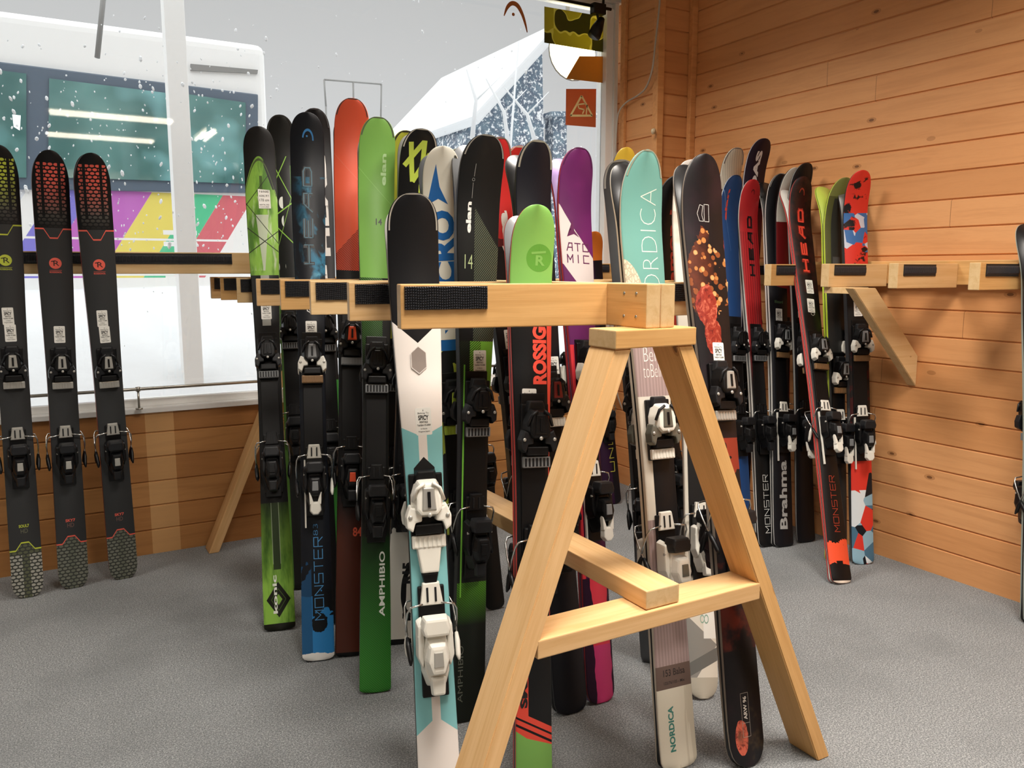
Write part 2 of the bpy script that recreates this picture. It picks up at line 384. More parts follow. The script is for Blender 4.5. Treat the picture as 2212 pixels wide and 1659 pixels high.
# trestles
def trestle(y0, y1, zc=Z0, flip=1):
    """A-frame: feet at y0, top at y1 (front faces)"""
    def fy(z): return y0+(y1-y0)*z/1.03
    dy = .0445*flip
    for sx_, xt, xb in ((-1, .992, .558), (1, 1.152, 1.580)):
        p = Vector((xb, fy(-.01)+dy, 0)); q = Vector((xt, fy(1.03)+dy, 1.026))
        # leg: narrow side to the front, wide side outwards; ends cut level
        d = (q-p).normalized(); bm = bmesh.new(); hx = .038/2/d.z
        vs = []
        for P in (p, q):
            for a, b in ((-1, -1), (1, -1), (1, 1), (-1, 1)): vs.append(bm.verts.new((P.x+a*hx-1.087, P.y+b*.0445-1.3, P.z)))
        for f in ((0, 1, 2, 3), (4, 7, 6, 5), (0, 4, 5, 1), (1, 5, 6, 2), (2, 6, 7, 3), (3, 7, 4, 0)): bm.faces.new([vs[i] for i in f])
        bmesh.ops.bevel(bm, geom=list(bm.edges), offset=.0025, segments=2, affect='EDGES')
        X = d; Y = Vector((0, 1, 0)); Y = (Y-X*Y.dot(X)).normalized(); Zz = X.cross(Y); M = frame(p-Vector((1.087, 1.3, 0)), X, Y, Zz)
        bmesh.ops.transform(bm, matrix=M.inverted(), verts=bm.verts); bmesh.ops.recalc_face_normals(bm, faces=bm.faces)
        me = bpy.data.meshes.new('leg'); bm.to_mesh(me); bm.free(); me.materials.append(M_PINE if sx_ < 0 else M_PINE2)
        o = link(bpy.data.objects.new('leg', me), rack); o.matrix_local = M
    rbeam('cap_board', (.968, fy(1.045)+dy-.005, 1.045), (1.176, fy(1.045)+dy-.005, 1.045), .037, .092, M_PINE2, rack, endmat=M_END)
    zc_ = .462; dxl = (.992-.558)/1.036; xl = .558+dxl*zc_+.024; xr_ = 1.580-(1.580-1.152)/1.036*zc_-.024
    rbeam('cross_rail', (xl, fy(zc_)+dy, zc_), (xr_, fy(zc_)+dy, zc_), .038, .089, M_PINE, rack, endmat=M_END)
trestle(1.228, 1.288)
trestle(3.50, 3.475)
rbeam('stringer', (1.087, 1.262, .503), (1.087, 3.56, .503), .040, .089, M_PINE, rack, up=(0, 0, 1), endmat=M_END)
# racks on the right wall
wr = thing('ski_rack', 'pine ski rack fixed along the planked right wall with padded arms', 'ski rack', T(XR-.02, 1.3, 1.1))
def off(P, o): return Vector(P)-Vector(o)
WO = (XR-.02, 1.3, 1.1)
beam('ledger', off((XR-.021, .2, 1.172), WO), off((XR-.021, 3.29, 1.172), WO), .089, .038, M_PINE2, wr, endmat=M_END)
WY = [1.54, 1.83, 2.12, 2.405, 2.715, 3.08]
for i, y in enumerate(WY):
    arm(wr, (2.60-WO[0], y-WO[1]), (2.928-WO[0], y-.012-WO[1]), 1.117-WO[2], 1.205-WO[2], pool[i % 3], pads=[(.028, .20 if i < 4 else .3)], ribbed=True)
for y in (2.16,):
    p, q = Vector((2.66, y+.019, 1.13)), Vector((2.962, y+.019, .80))
    d = (q-p).normalized(); bm = bmesh.new()
    pts = [(2.565, 1.115), (2.69, 1.115), (2.9685, .848), (2.9685, .728)]
    A = [bm.verts.new((x, y-.18, z)) for x, z in pts]; B = [bm.verts.new((x, y-.142, z)) for x, z in pts]
    bm.faces.new(A); bm.faces.new(B[::-1])
    for i in range(4): bm.faces.new((A[i], B[i], B[(i+1) % 4], A[(i+1) % 4]))
    bmesh.ops.recalc_face_normals(bm, faces=bm.faces); bmesh.ops.bevel(bm, geom=list(bm.edges), offset=.002, segments=2, affect='EDGES')
    bmesh.ops.translate(bm, vec=-Vector(WO), verts=bm.verts)
    me = bpy.data.meshes.new('brace'); bm.to_mesh(me); bm.free(); me.materials.append(M_PINE3); link(bpy.data.objects.new('brace', me), wr)
m = MB(); m.box((2.615-WO[0], 2.018-WO[1], 1.093-WO[2]), (2.70-WO[0], 2.15-WO[1], 1.1165-WO[2]), M_PINE3, .002); m.build('cleat', wr)
# rack bar along the window
wb = thing('ski_rack', 'pine bar with ribbed rubber strip fixed across the left part of the window', 'ski rack', T(0, 3.5, 1.2))
pR = hit(545, 570, 1, 3.33); pL = Vector((-1.35, 3.575, 1.2))
arm(wb, (pL.x, pL.y-3.5), (pR.x, pR.y-3.5), 1.167-1.2, 1.248-1.2, M_PINE3, pads=[(.4, (pR-pL).length-.075)], ribbed=True)
m = MB(); m.box((pR.x-.12, 3.38-3.5, 1.167-1.2), (pR.x-.08, 3.62-3.5, 1.20-1.2), M_PINE3, .002); m.build('bracket', wb)
m = MB(); m.box((-1.2, 3.59-3.5, .58-1.2), (-1.16, 3.618-3.5, 1.167-1.2), M_PINE3, .002); m.build('bracket', wb)
wb2 = thing('ski_rack', 'short padded pine arm fixed at the right end of the window', 'ski rack', T(2.5, 3.5, 1.1))
arm(wb2, (-.2, -.01), (.09, -.03), .03, .115, M_PINE2, pads=[(.02, .27)], ribbed=True)
m = MB(); m.box((.05, .01, -.5), (.085, .05, .03), M_PINE2, .002); m.build('bracket', wb2)

# ------------------------------------------------------------------ skis
def lerp(a, b, t): return a+(b-a)*t
def cosi(t): return .5-.5*math.cos(math.pi*max(0, min(1, t)))
class Shape:
    def __init__(s, L, wt=.048, ww=.038, wp=.056, rt=.085, rb=.03, pt=2.45, pb=3.2, tip=.06, tail=.006, th=.015, tl=.22):
        s.L, s.wt, s.ww, s.wp, s.rt, s.rb, s.pt, s.pb, s.tip, s.tail, s.th, s.tl = L, wt, ww, wp, rt, rb, pt, pb, tip*1.18, tail, th, tl
    def w(s, v):
        q = v/s.L
        a = lerp(s.wt, s.ww, cosi((q-.03)/.42)) if q < .45 else lerp(s.ww, s.wp, cosi((q-.45)/.46))
        d = s.L-v
        if d < s.rt: a *= max(0, 1-((s.rt-d)/s.rt)**s.pt)**(1/s.pt)
        if v < s.rb: a *= max(.05, 1-((s.rb-v)/s.rb)**s.pb)**(1/s.pb)
        return a
    def yc(s, v):
        d = v-(s.L-s.tl); k = .12
        r = s.tip*(d/s.tl)**2.2 if d > 0 else 0
        d = k-v
        return r+(s.tail*(d/k)**2 if d > 0 else 0)
    def t(s, v):
        q = v/s.L
        return lerp(.008, s.th, math.sin(math.pi*max(0, min(1, q)))**.8)
def body_mesh(sh, mats):
    L = sh.L; vs = [0, .002, .006, .012, .02, .03]; v = .05
    while v < L-.24: vs.append(v); v += .04
    while v < L-sh.rt-.01: vs.append(v); v += .018
    k = 16
    for i in range(k+1): vs.append(L-sh.rt*(1-math.sin(math.pi/2*i/k)))
    vs = sorted(vs); bm = bmesh.new(); rows = []
    for v in vs:
        w, y, t = max(sh.w(v), .0012), sh.yc(v), sh.t(v); c = min(.0022, w*.4)
        pts = [(-w, -y), (-w, -y-.0028), (-w, -y-t+.002), (-w+c, -y-t), (0, -y-t-.0004), (w-c, -y-t), (w, -y-t+.002), (w, -y-.0028), (w, -y)]
        rows.append([bm.verts.new((a, b, v)) for a, b in pts])
    fm = [2, 1, 0, 0, 0, 0, 1, 2, 3]
    for a, b in zip(rows, rows[1:]):
        n = len(a)
        for i in range(n):
            f = bm.faces.new((a[i], a[(i+1) % n], b[(i+1) % n], b[i])); f.material_index = fm[i]; f.smooth = i in (3, 4, 8)
    f = bm.faces.new(rows[0]); f.material_index = 1; f = bm.faces.new(rows[-1][::-1]); f.material_index = 1
    bmesh.ops.recalc_face_normals(bm, faces=bm.faces)
    me = bpy.data.meshes.new('ski_body'); bm.to_mesh(me); bm.free()
    for m in mats: me.materials.append(m)
    return me
_txt = {}
def text_mesh(s, bold=0.):
    k = (s, bold)
    if k in _txt: return _txt[k]
    cu = bpy.data.curves.new('t', 'FONT'); cu.body = s; cu.size = 1; cu.offset = bold; cu.resolution_u = 3; cu.align_x = 'LEFT'
    o = bpy.data.objects.new('t', cu); SC.collection.objects.link(o)
    dg = bpy.context.evaluated_depsgraph_get(); me = bpy.data.meshes.new_from_object(o.evaluated_get(dg))
    V = [tuple(v.co) for v in me.vertices]; Fc = [tuple(p.vertices) for p in me.polygons]
    bpy.data.objects.remove(o); bpy.data.meshes.remove(me)
    if not V: V = [(0, 0, 0)]
    x0 = min(v[0] for v in V); x1 = max(v[0] for v in V); y0 = min(v[1] for v in V); y1 = max(v[1] for v in V)
    _txt[k] = ([((v[0]-x0)/max(x1-x0, 1e-6), (v[1]-y0)/max(y1-y0, 1e-6)) for v in V], Fc); return _txt[k]
def on_ski(sh, P, Fc, mat, eps=.0006, clip=True):
    """flat print laid on the curved topsheet; P are (x, v)"""
    bm = bmesh.new(); VV = [bm.verts.new((x, 0, v)) for x, v in P]
    for f in Fc:
        try: bm.faces.new([VV[i] for i in f])
        except ValueError: pass
    if any(v > sh.L-sh.tl for _, v in P):
        bmesh.ops.triangulate(bm, faces=bm.faces)
        for _ in range(3):
            ed = [e for e in bm.edges if e.calc_length() > .016]
            if ed: bmesh.ops.subdivide_edges(bm, edges=ed, cuts=1); bmesh.ops.triangulate(bm, faces=bm.faces)
    for q in bm.verts:
        x, v = q.co.x, q.co.z
        if clip:
            w = sh.w(min(v, sh.L-.001))-.0024; x = max(-w, min(w, x))
        q.co = Vector((x, -sh.yc(v)-sh.t(v)-eps, v))
    me = bpy.data.meshes.new('print'); bm.to_mesh(me); bm.free(); me.materials.append(mat); return me
def print_text(sh, s, mode, a0, a1, b0, b1, bold=0.):
    """mode 'up': runs along the ski from v=a0 to a1, letter tops towards x=b0, feet at b1; 'h': x from a0 to a1, v from b0 to b1"""
    V, Fc = text_mesh(s, bold)
    if mode == 'up': return [(lerp(b1, b0, y), lerp(a0, a1, x)) for x, y in V], Fc
    return [(lerp(a0, a1, x), lerp(b0, b1, y)) for x, y in V], Fc
def ring(cx, cv, r0, r1, a0=0, a1=360, n=28, sx=1., sv=1.):
    P = []; Fc = []
    for i in range(n+1):
        a = math.radians(lerp(a0, a1, i/n))
        for r in (r0, r1): P.append((cx+math.cos(a)*r*sx, cv+math.sin(a)*r*sv))
        if i: Fc.append((2*i-2, 2*i-1, 2*i+1, 2*i))
    return P, Fc
def strokes(lines, wd):
    P = []; Fc = []
    for (x0, v0), (x1, v1) in lines:
        d = math.hypot(x1-x0, v1-v0) or 1; nx, nv = -(v1-v0)/d*wd/2, (x1-x0)/d*wd/2; k = len(P)
        P += [(x0+nx, v0+nv), (x0-nx, v0-nv), (x1-nx, v1-nv), (x1+nx, v1+nv)]; Fc.append((k, k+1, k+2, k+3))
    return P, Fc
GLY = dict(H=[[(0,0),(0,1)],[(1,0),(1,1)],[(0,.5),(1,.5)]], E=[[(1,0),(0,0),(0,1),(1,1)],[(0,.5),(.9,.5)]], A=[[(0,0),(.42,1),(1,1),(1,0)],[(.2,.42),(1,.42)]], D=[[(0,0),(0,1),(.8,1),(1,.8),(1,.2),(.8,0),(0,0)]],
  M=[[(0,0),(0,1),(.5,.35),(1,1),(1,0)]], O=[[(0,0),(0,1),(1,1),(1,0),(0,0)]], N=[[(0,0),(0,1),(1,0),(1,1)]], S=[[(0,0),(1,0),(1,.5),(0,.5),(0,1),(1,1)]], T=[[(.5,0),(.5,1)],[(0,1),(1,1)]], R=[[(0,0),(0,1),(1,1),(1,.5),(0,.5)],[(.5,.5),(1,0)]],
  U=[[(0,1),(0,0),(1,0),(1,1)]], L=[[(0,1),(0,0),(1,0)]], I=[[(.5,0),(.5,1)]], C=[[(1,0),(0,0),(0,1),(1,1)]])
def techno(word, v0, v1, x0, x1, wd, gap=.32):
    '''squared stroke lettering running up the ski'''
    n = len(word); u = (v1-v0)/(n+(n-1)*gap); ls = []
    for i, ch in enumerate(word):
        a = v0+i*u*(1+gap)
        for pl in GLY[ch]:
            q = [(lerp(x1-wd/2, x0+wd/2, y), a+lerp(wd/2, u-wd/2, x)) for x, y in pl]
            for p, r in zip(q, q[1:]):
                d = math.hypot(r[0]-p[0], r[1]-p[1]); e = wd/2/d; ls.append(((p[0]-(r[0]-p[0])*e, p[1]-(r[1]-p[1])*e), (r[0]+(r[0]-p[0])*e, r[1]+(r[1]-p[1])*e)))
    return strokes(ls, wd)
def techno_h(word, x0, x1, v0, v1, wd, gap=.3):
    P, Fc = techno(word, x0, x1, 0, v1-v0, wd, gap); return [(b, v0+(v1-v0)-a) for a, b in P], Fc
def poly(*pts): return list(pts), [tuple(range(len(pts)))]

# --- bindings: one mesh per part and palette, shared by every copy
M_BLK = flat('black_plastic', '#08080a', .42, spec=.35); M_BLK2 = flat('charcoal_plastic', '#17181b', .42, spec=.4); M_WHT = flat('white_plastic', '#e6e3d8', .35, var=.03)
M_SIL = flat('silver_plastic', '#b7b5ae', .28, .4); M_WIRE = flat('brake_wire_steel', '#c6c6c2', .25, .95); M_SMK = flat('smoked_plastic', '#6d6c62', .2, .3)
M_RED = flat('red_plastic', '#8c2a26', .25); M_BRZ = flat('bronze_plate', '#8a6a48', .35, .3); M_ORG = flat('orange_plastic', '#e2512c', .35); M_GRY = flat('grey_plastic', '#7d7f80', .4)
M_LIMP = flat('lime_plastic', '#b7cf4a', .35)
PAL = dict(black=(M_BLK, M_BLK, M_BLK2, M_GRY, M_BLK), silver=(M_BLK, M_SIL, M_BLK2, M_SIL, M_BLK), white=(M_WHT, M_SIL, M_WHT, M_WHT, M_WHT),
           attack=(M_BLK, M_GRY, M_WHT, M_BRZ, M_WHT), smoke=(M_WHT, M_SMK, M_SMK, M_WHT, M_WHT), ruby=(M_BLK2, M_RED, M_BLK2, M_WHT, M_BLK), lime=(M_BLK, M_LIMP, M_BLK2, M_LIMP, M_BLK), orange=(M_BLK, M_ORG, M_BLK2, M_GRY, M_BLK))
_b = {}
def toe_mesh(p):
    if ('t', p) in _b: return _b['t', p]
    H_, A, W, AF, _ = PAL[p]; m = MB()
    m.box((-.033, -.011, -.080), (.033, 0, .066), M_BLK, .003)
    m.prism([(-.020, .074), (.020, .074), (.027, .045), (-.027, .045)], -.008, -.022, M_BLK2 if p != 'white' else M_BLK, .003, .8)
    m.prism([(-.021, .060), (.021, .060), (.032, .026), (.033, -.006), (.022, -.020), (-.022, -.020), (-.033, -.006), (-.032, .026)], -.009, -.047, H_, .0045, .72)
    m.prism([(-.012, .044), (.012, .044), (.015, -.004), (-.015, -.004)], -.045, -.0495, A, .0015, .85)
    m.box((-.003, -.0515, .004), (.003, -.049, .034), M_BLK, .0008)
    m.ball((0, -.048, -.011), .0045, M_SIL, 10, (1, .5, 1))
    for s in (-1, 1):
        pts = [(s*.012, -.002), (s*.036, .010), (s*.045, -.014), (s*.044, -.036), (s*.032, -.046), (s*.026, -.026), (s*.012, -.024)]
        m.prism(pts if s > 0 else pts[::-1], -.012, -.038, W, .0035, .9)
        m.ball((s*.036, -.039, -.014), .0042, M_SIL, 8, (1, .5, 1))
        m.tube([(s*.030, -.040, .016), (s*.022, -.046, .040), (s*.008, -.050, .050)], .0035, M_BLK2 if p != 'white' else M_WHT, 6)
    m.box((-.026, -.030, -.050), (.026, -.011, -.030), M_BLK, .003)
    m.box((-.033, -.021, -.078), (.033, -.010, -.053), AF, .003)
    if p == 'white':
        m.prism([(-.026, -.072), (.026, -.072), (.018, -.128), (-.018, -.128)], -.004, -.020, M_WHT, .003, .9); m.prism([(-.018, -.126), (.018, -.126), (.011, -.156), (-.011, -.156)], -.001, -.012, M_BLK, .003, .9)
    for i in range(7): m.box((-.029+i*.0088, -.0222, -.075), (-.0245+i*.0088, -.0205, -.056), AF if p != 'black' else M_BLK2, .0006)
    _b['t', p] = m.mesh('toe_piece'); return _b['t', p]
def heel_mesh(p):
    if ('h', p) in _b: return _b['h', p]
    H_, A, W, AF, LV = PAL[p]; m = MB()
    m.box((-.026, -.010, -.115), (.026, 0, .100), M_BLK, .003)
    m.prism([(-.017, .108), (.017, .108), (.024, .062), (-.024, .062)], -.006, -.015, (M_WHT if p == 'attack' else AF) if p in ('attack', 'silver', 'smoke') else H_, .002, .92)
    for s in (-1, 1):
        m.box((s*.008-.002, -.0165, .070), (s*.008+.002, -.0145, .098), M_BLK2, .0006)
        m.prism([(s*.022, .045), (s*.034, .038), (s*.036, -.030), (s*.026, -.055), (s*.020, -.02)][::s], -.010, -.046, H_, .004, .85)
        m.ball((s*.031, -.040, .012), .006, M_SIL if p != 'white' else M_WHT, 10, (.6, 1, 1))
    m.prism([(-.022, .030), (.022, .030), (.030, -.012), (.028, -.060), (.018, -.092), (-.018, -.092), (-.028, -.060), (-.030, -.012)], -.009, -.052, H_, .005, .78)
    m.prism([(-.024, .052), (.024, .052), (.030, .030), (.026, .014), (-.026, .014), (-.030, .030)], -.036, -.070, W if p == 'white' else M_BLK2, .005, .86)   # heel cup
    m.prism([(-.019, .010), (.019, .010), (.026, -.030), (.016, -.062), (-.016, -.062), (-.026, -.030)], -.048, -.074, H_, .006, .72)   # lever
    m.prism([(-.009, -.010), (.009, -.010), (.010, -.040), (-.010, -.040)], -.0725, -.0765, A, .001, .9)
    if p in ('attack',):
        m.prism([(-.016, -.070), (.016, -.070), (.018, -.100), (.008, -.112), (-.008, -.112), (-.018, -.100)], -.050, -.068, LV, .003, .85)
        for q in (-1, 1): m.prism([(q*.019, -.040), (q*.014, -.045), (q*.004, -.078), (q*.017, -.082)][::q], -.054, -.068, LV, .002, .9)
        m.box((-.032, -.008, -.15), (-.027, 0, .06), M_WHT, .001)
    else:
        m.prism([(-.017, -.060), (.017, -.060), (.014, -.100), (-.014, -.100)], -.040, -.060, LV if p == 'white' else M_BLK2, .004, .8)
    _b['h', p] = m.mesh('heel_piece'); return _b['h', p]
def brake_mesh(p, w, s):
    k = ('b', p, round(w, 3), s)
    if k in _b: return _b[k]
    m = MB(); m.tube([(s*.020, -.016, .075), (s*(w+.006), -.018, .070), (s*(w+.012), -.012, .058), (s*(w+.014), .004, .030), (s*(w+.012), .024, -.006)], .0023, M_WIRE, 8)
    _b[k] = m.mesh('brake_arm')
    m = MB(); m.tube([(s*(w+.0122), .020, .000), (s*(w+.012), .030, -.016), (s*(w+.010), .044, -.042), (s*(w+.011), .050, -.052)], [.004, .0062, .0058, .0025], M_WHT if p in ('white', 'attack') and s < 0 else M_BLK, 8)
    _b[k+('p',)] = m.mesh('brake_pad'); return _b[k]
M_PAPER = flat('white_label_paper', '#ecebe4', .5, var=.03); M_INK = flat('black_ink', '#151515', .6, var=0)
def sticker_meshes():
    if 'st' in _b: return _b['st'], _b['sti']
    m = MB(); n = []; w, h, r = .0175, .030, .003
    for cx, cz, a0 in ((w-r, h-r, 0), (-w+r, h-r, 90), (-w+r, -h+r, 180), (w-r, -h+r, 270)):
        for i in range(4): a = math.radians(a0+i*30); n.append((cx+math.cos(a)*r, cz+math.sin(a)*r))
    m.prism(n, 0, -.0003, M_PAPER); _b['st'] = m.mesh('rental_sticker')
    bm = bmesh.new()
    for s, x0, x1, z0, z1, b in (('I', -.0006, .0006, .0225, .026, 0), ('Belong To', -.012, .012, .0155, .0205, 0), ('SPICY', -.0115, .0115, .003, .014, .03), ('RENTALS', -.009, .009, -.0035, .001, .02), ('Tel:0261-72-2858', -.0145, .0145, -.010, -.006, .02), ('In Hakuba', -.007, .007, -.0175, -.014, 0), ('Nagano-Japan', -.0125, .0125, -.0245, -.020, 0)):
        V, Fc = text_mesh(s, b); q = [bm.verts.new((lerp(x0, x1, a), -.0006, lerp(z0, z1, c))) for a, c in V]
        for f in Fc:
            try: bm.faces.new([q[i] for i in f])
            except ValueError: pass
    me = bpy.data.meshes.new('lettering'); bm.to_mesh(me); bm.free(); me.materials.append(M_INK); _b['sti'] = me
    return _b['st'], _b['sti']
M_EDGE = flat('steel_edge', '#3d3f42', .3, .8); M_BASE = flat('black_ski_base', '#141416', .35)

def solve_len(B, d, tip_y):
    lo, hi = .8, 2.2
    for _ in range(40):
        m_ = (lo+hi)/2
        if proj(B+d*m_)[1] > tip_y: lo = m_
        else: hi = m_
    return lo
SKILEN = {}
def pair(key, label, rear_label, tail, beam, tip_y, plane, design, side='#1a1a1c', pal='black', toe=.545, heel=.315, nrm=(-.26, -.97), shape={}, stick=(.60,), plate=True, cat='ski', maxl=None, rear=True, rearbody=None, group=None, name='ski', byw=612, bs=1., base=None):
    """two skis strapped base to base: tail on the carpet, leaning back so that it passes the rack at pixel (beam, byw) on the given plane"""
    K = hit(beam, byw, 'xy'.index(plane[0]), plane[1])
    if isinstance(tail, tuple) and tail[0] == 'd': B = Vector((K.x+tail[1], K.y+tail[2], 0))
    elif isinstance(tail, tuple) and tail[0] == 'w': B = Vector((tail[1], tail[2], 0))
    else: B = ground(*tail)
    d = (K-B).normalized(); L = solve_len(B, d, tip_y)
    if maxl: L = min(L, maxl)
    SKILEN[key] = (round(L, 2), tuple(round(v, 2) for v in B), tuple(round(v, 2) for v in K))
    n = Vector((*nrm, 0)).normalized(); n = (n-d*n.dot(d)).normalized()
    X = d.cross(n).normalized(); sh = Shape(L, **shape)
    topm, prints = design(L, sh)
    sm = side if not isinstance(side, str) else flat('sidewall_'+side.strip('#'), side, .4, var=.03)
    bm_ = body_mesh(sh, [topm, sm, M_EDGE, flat('ski_base_'+base.strip('#'), base, .35) if base else M_BASE]); made = []
    for rev in ((0, 1) if rear else (0,)):
        M = frame(B+n*.0006, X, -n, d) if not rev else frame(B-n*.0006, -X, n, d)
        lift = sh.w(0)*0
        t = thing(name, rear_label if rev else label, cat, M, group)
        inst('ski_body', bm_, t)
        for nm, me in prints: 
            if not rev or nm == 'tip_guard': inst(nm, me, t)
        yt, yh = -sh.t(toe*L), -sh.t(heel*L)
        if pal:
            if plate:
                if ('pl', round(L, 2)) not in _b:
                    m = MB(); m.box((-.030, -.006, -.10), (.030, .0005, (toe-heel)*L+.09), M_BLK, .002); _b['pl', round(L, 2)] = m.mesh('binding_plate')
                inst('binding_plate', _b['pl', round(L, 2)], t, T(0, yh+.0005, heel*L)); yt -= .0055; yh -= .0055
            inst('toe_piece', toe_mesh(pal), t, T(0, yt, toe*L)@Matrix.Scale(bs, 4)); inst('heel_piece', heel_mesh(pal), t, T(0, yh, heel*L)@Matrix.Scale(bs, 4))
            for s in (-1, 1):
                b = inst('brake_arm', brake_mesh(pal, sh.w(heel*L), s), t, T(0, yh, heel*L))
                inst('brake_pad', _b[('b', pal, round(sh.w(heel*L), 3), s, 'p')], b)
        if not rev:
            for q in stick:
                sx_, q = (q if isinstance(q, tuple) else (0, q)); a, c = sticker_meshes()
                so = inst('rental_sticker', a, t, T(sx_, -sh.t(q*L)-.0004, q*L)@Rm(random.uniform(-.03, .03), 'Y')); so['label'] = 'white paper rental sticker'
                inst('lettering', c, so)
        made.append(t)
    return made

def top(name, rough=.42, coat=.0): return Ctx(name+'_topsheet', rough, .32, 0, coat)
def ink(h, name=None): return flat('print_'+h.strip('#'), h, .4, var=.02)
def lines_mask(e, pitch, duty=.35): return e.mod(pitch).lt(pitch*duty)

# ------------------------------------------------------------------ topsheet designs (each returns a material and its prints)
def P_(sh, nm, pf, color, eps=.0006):
    return (nm, on_ski(sh, pf[0], pf[1], ink(color) if isinstance(color, str) else color, eps))
def tip_rim(sh, h='#6f6f68', wd=.006, v0=.06):
    """worn edge guard around the tip"""
    P = []; Fc = []; n = 26
    for i in range(n+1):
        a = math.pi*i/n; v = sh.L-v0+(v0-.001)*math.sin(a); sg = -1 if i < n/2 else 1
        w = sh.w(v)-.002; w2 = max(0, w-wd); P += [(sg*w if i != n/2 else 0, v), (sg*w2 if i != n/2 else 0, min(v, sh.L-wd))]
        if i: Fc.append((2*i-2, 2*i-1, 2*i+1, 2*i))
    return ('tip_guard', on_ski(sh, P, Fc, ink(h), .0009))
def hexes(c, pitch, ph):
    row = (c.z/ph).floor(); o = row.mod(2.)*.5
    fx = (c.x/pitch+o+50).mod(1.)-.5; fz = (c.z/ph).mod(1.)-.5
    return (fx*fx*4.0+fz*fz*4.6).lt(.70)
def d_rossi(acc, word, hx):
    def f(L, sh):
        c = top('honeycomb_'+word.lower()); s = c.z/L; ax = c.x.abs()
        c.over('#343536'); tipm = s.gt(.835); hm = hexes(c, .0175, .0125)
        c.over('#0c0c0e', tipm); 
        fade = s.ramp(.865, .945)
        rim = ax.lt(.0445)*s.lt(.975); c.over('#6a655e', hm*tipm*.75*rim*s.ramp(.835, .88)); c.over(acc, hm*tipm*fade*ax.lt(.0215)*rim); c.over(acc, hm*tipm*fade*ax.gt(.031)*rim*.75); c.over('#0c0c0e', tipm*ax.gt(.0215)*ax.lt(.031)*s.gt(.86))
        tl = s.lt(.125); c.over('#3a3c38', tl); c.over(hx, hm*tl*.65); c.over('#b9b7ae', hm*tl*s.lt(.10)*ax.gt(.012)*(.7 if word == 'SOUL7' else .12))
        ln = s-(((ax-.012)/.018).clamp()*.020+.813); c.over(acc, ln.abs().lt(.0016))
        pass
        ln = s-(.128-((ax-.012)/.018).clamp()*.017); c.over(acc, ln.abs().lt(.0016))
        c.over('#343536', c.band(s, .11, .13)*(ln.gt(.0016)))
        v = .758*L; A = acc
        pr = [P_(sh, 'emblem', ring(0, v, 0, .0195), A), P_(sh, 'lettering', print_text(sh, 'R', 'h', -.006, .012, v-.009, v+.009), '#26201f', .0009),
              P_(sh, 'lettering', strokes([((-.013, v+.006), (.001, v+.009))], .003), '#26201f', .0009),
              P_(sh, 'lettering', print_text(sh, 'ROSSIGNOL', 'h', -.019, .019, v-.034, v-.028, .02), A), P_(sh, 'lettering', strokes([((-.019, v-.0245), (.019, v-.0245))], .001), A),
              P_(sh, 'lettering', print_text(sh, word, 'h', -.016, .016, .163*L, .170*L, .03), A), P_(sh, 'lettering', print_text(sh, 'HD', 'h', -.011, .011, .150*L, .160*L), '#7c5b52' if word != 'SOUL7' else '#70705a')]
        return c.done(), pr
    return f
def d_konic(L, sh):
    c = top('green_angular'); s = c.z/L; ax = c.x.abs()
    n1 = c.noise(9, 4, .6, 3, 1, .6); n2 = c.noise(30, 3, .6, 1.5, 1, .25, off=4)
    c.over('#8bbb4b'); c.over('#4d7a28', n1.ramp(.45, .62)); c.over('#d6dcc8', n2.ramp(.56, .7)*c.band(s, .70, .86)*.8)
    c.over('#bfc4b5', c.band(s, .70, .82)*(ax.lt((s-.70)*.16+.003)*.8))
    for a, b in ((.9, .885), (-.9, .80), (.5, .76), (-.55, .765)):
        l = (s-b)*L-c.x*a*1.6; c.over('#2b3320', l.abs().lt(.0022)*s.gt(.69)*s.lt(.92))
    arch = ((c.x+.004)*(c.x+.004)*26+s).gt(.945)+(c.x.gt(.012)*s.gt(.875+0)*s.gt(.95-c.x*1.9))
    c.over('#1d1d1d', arch.clamp()); c.over('#4b5a33', c.band((c.x+.004)*(c.x+.004)*26+s, .936, .941)*s.gt(.86))
    c.over('#26331d', (ax.lt(.005)*c.band(s, .84, .905))*.8)
    mid = c.band(s, .235, .69); c.over('#151617', mid); c.over('#b1b1a9', mid*(ax.lt(.0145)*s.gt(.585)+ax.lt(.015)*c.band(s, .40, .52)).clamp()*.8)
    lo = s.lt(.235); c.over('#101210', lo*(s.ramp(.08, .235))*.9); c.over('#2a3a1c', lo*ax.lt(.012)*s.gt(.11)); c.over('#a9b79a', lo*c.band(ax, .011, .013)*s.gt(.12)*.6)
    dm = ax*1.5+(s-.055).abs()*L; c.over('#16180f', lo*dm.lt(.058)*dm.gt(.018)*s.gt(.005)); c.over('#5f7f38', lo*c.band(dm, .034, .036)); c.over('#121408', s.lt(.012))
    c.over('#7fae45', lo*dm.lt(.018))
    pr = [P_(sh, 'lettering', print_text(sh, 'konic', 'up', .030*L, .100*L, -.018, -.004, .03), '#ecefe4')]
    w = .024; v = .857*L
    pr.append(('paper_label', on_ski(sh, *poly((-.010, v-.042), (.032, v-.042), (.030, v+.030), (-.012, v+.034)), M_PAPER, .0012)))
    for t_, a, b in (('P 819-042', .020, .028), ('IKONIC 78 TI', .004, .011), ('170 cm', -.014, -.004), ('RENTAL SKIS', -.030, -.025), ('HAKUBA', -.038, -.034)):
        pr.append(P_(sh, 'lettering', print_text(sh, t_, 'h', -.007, .026, v+a, v+b), '#33312e', .0016))
    return c.done(), pr
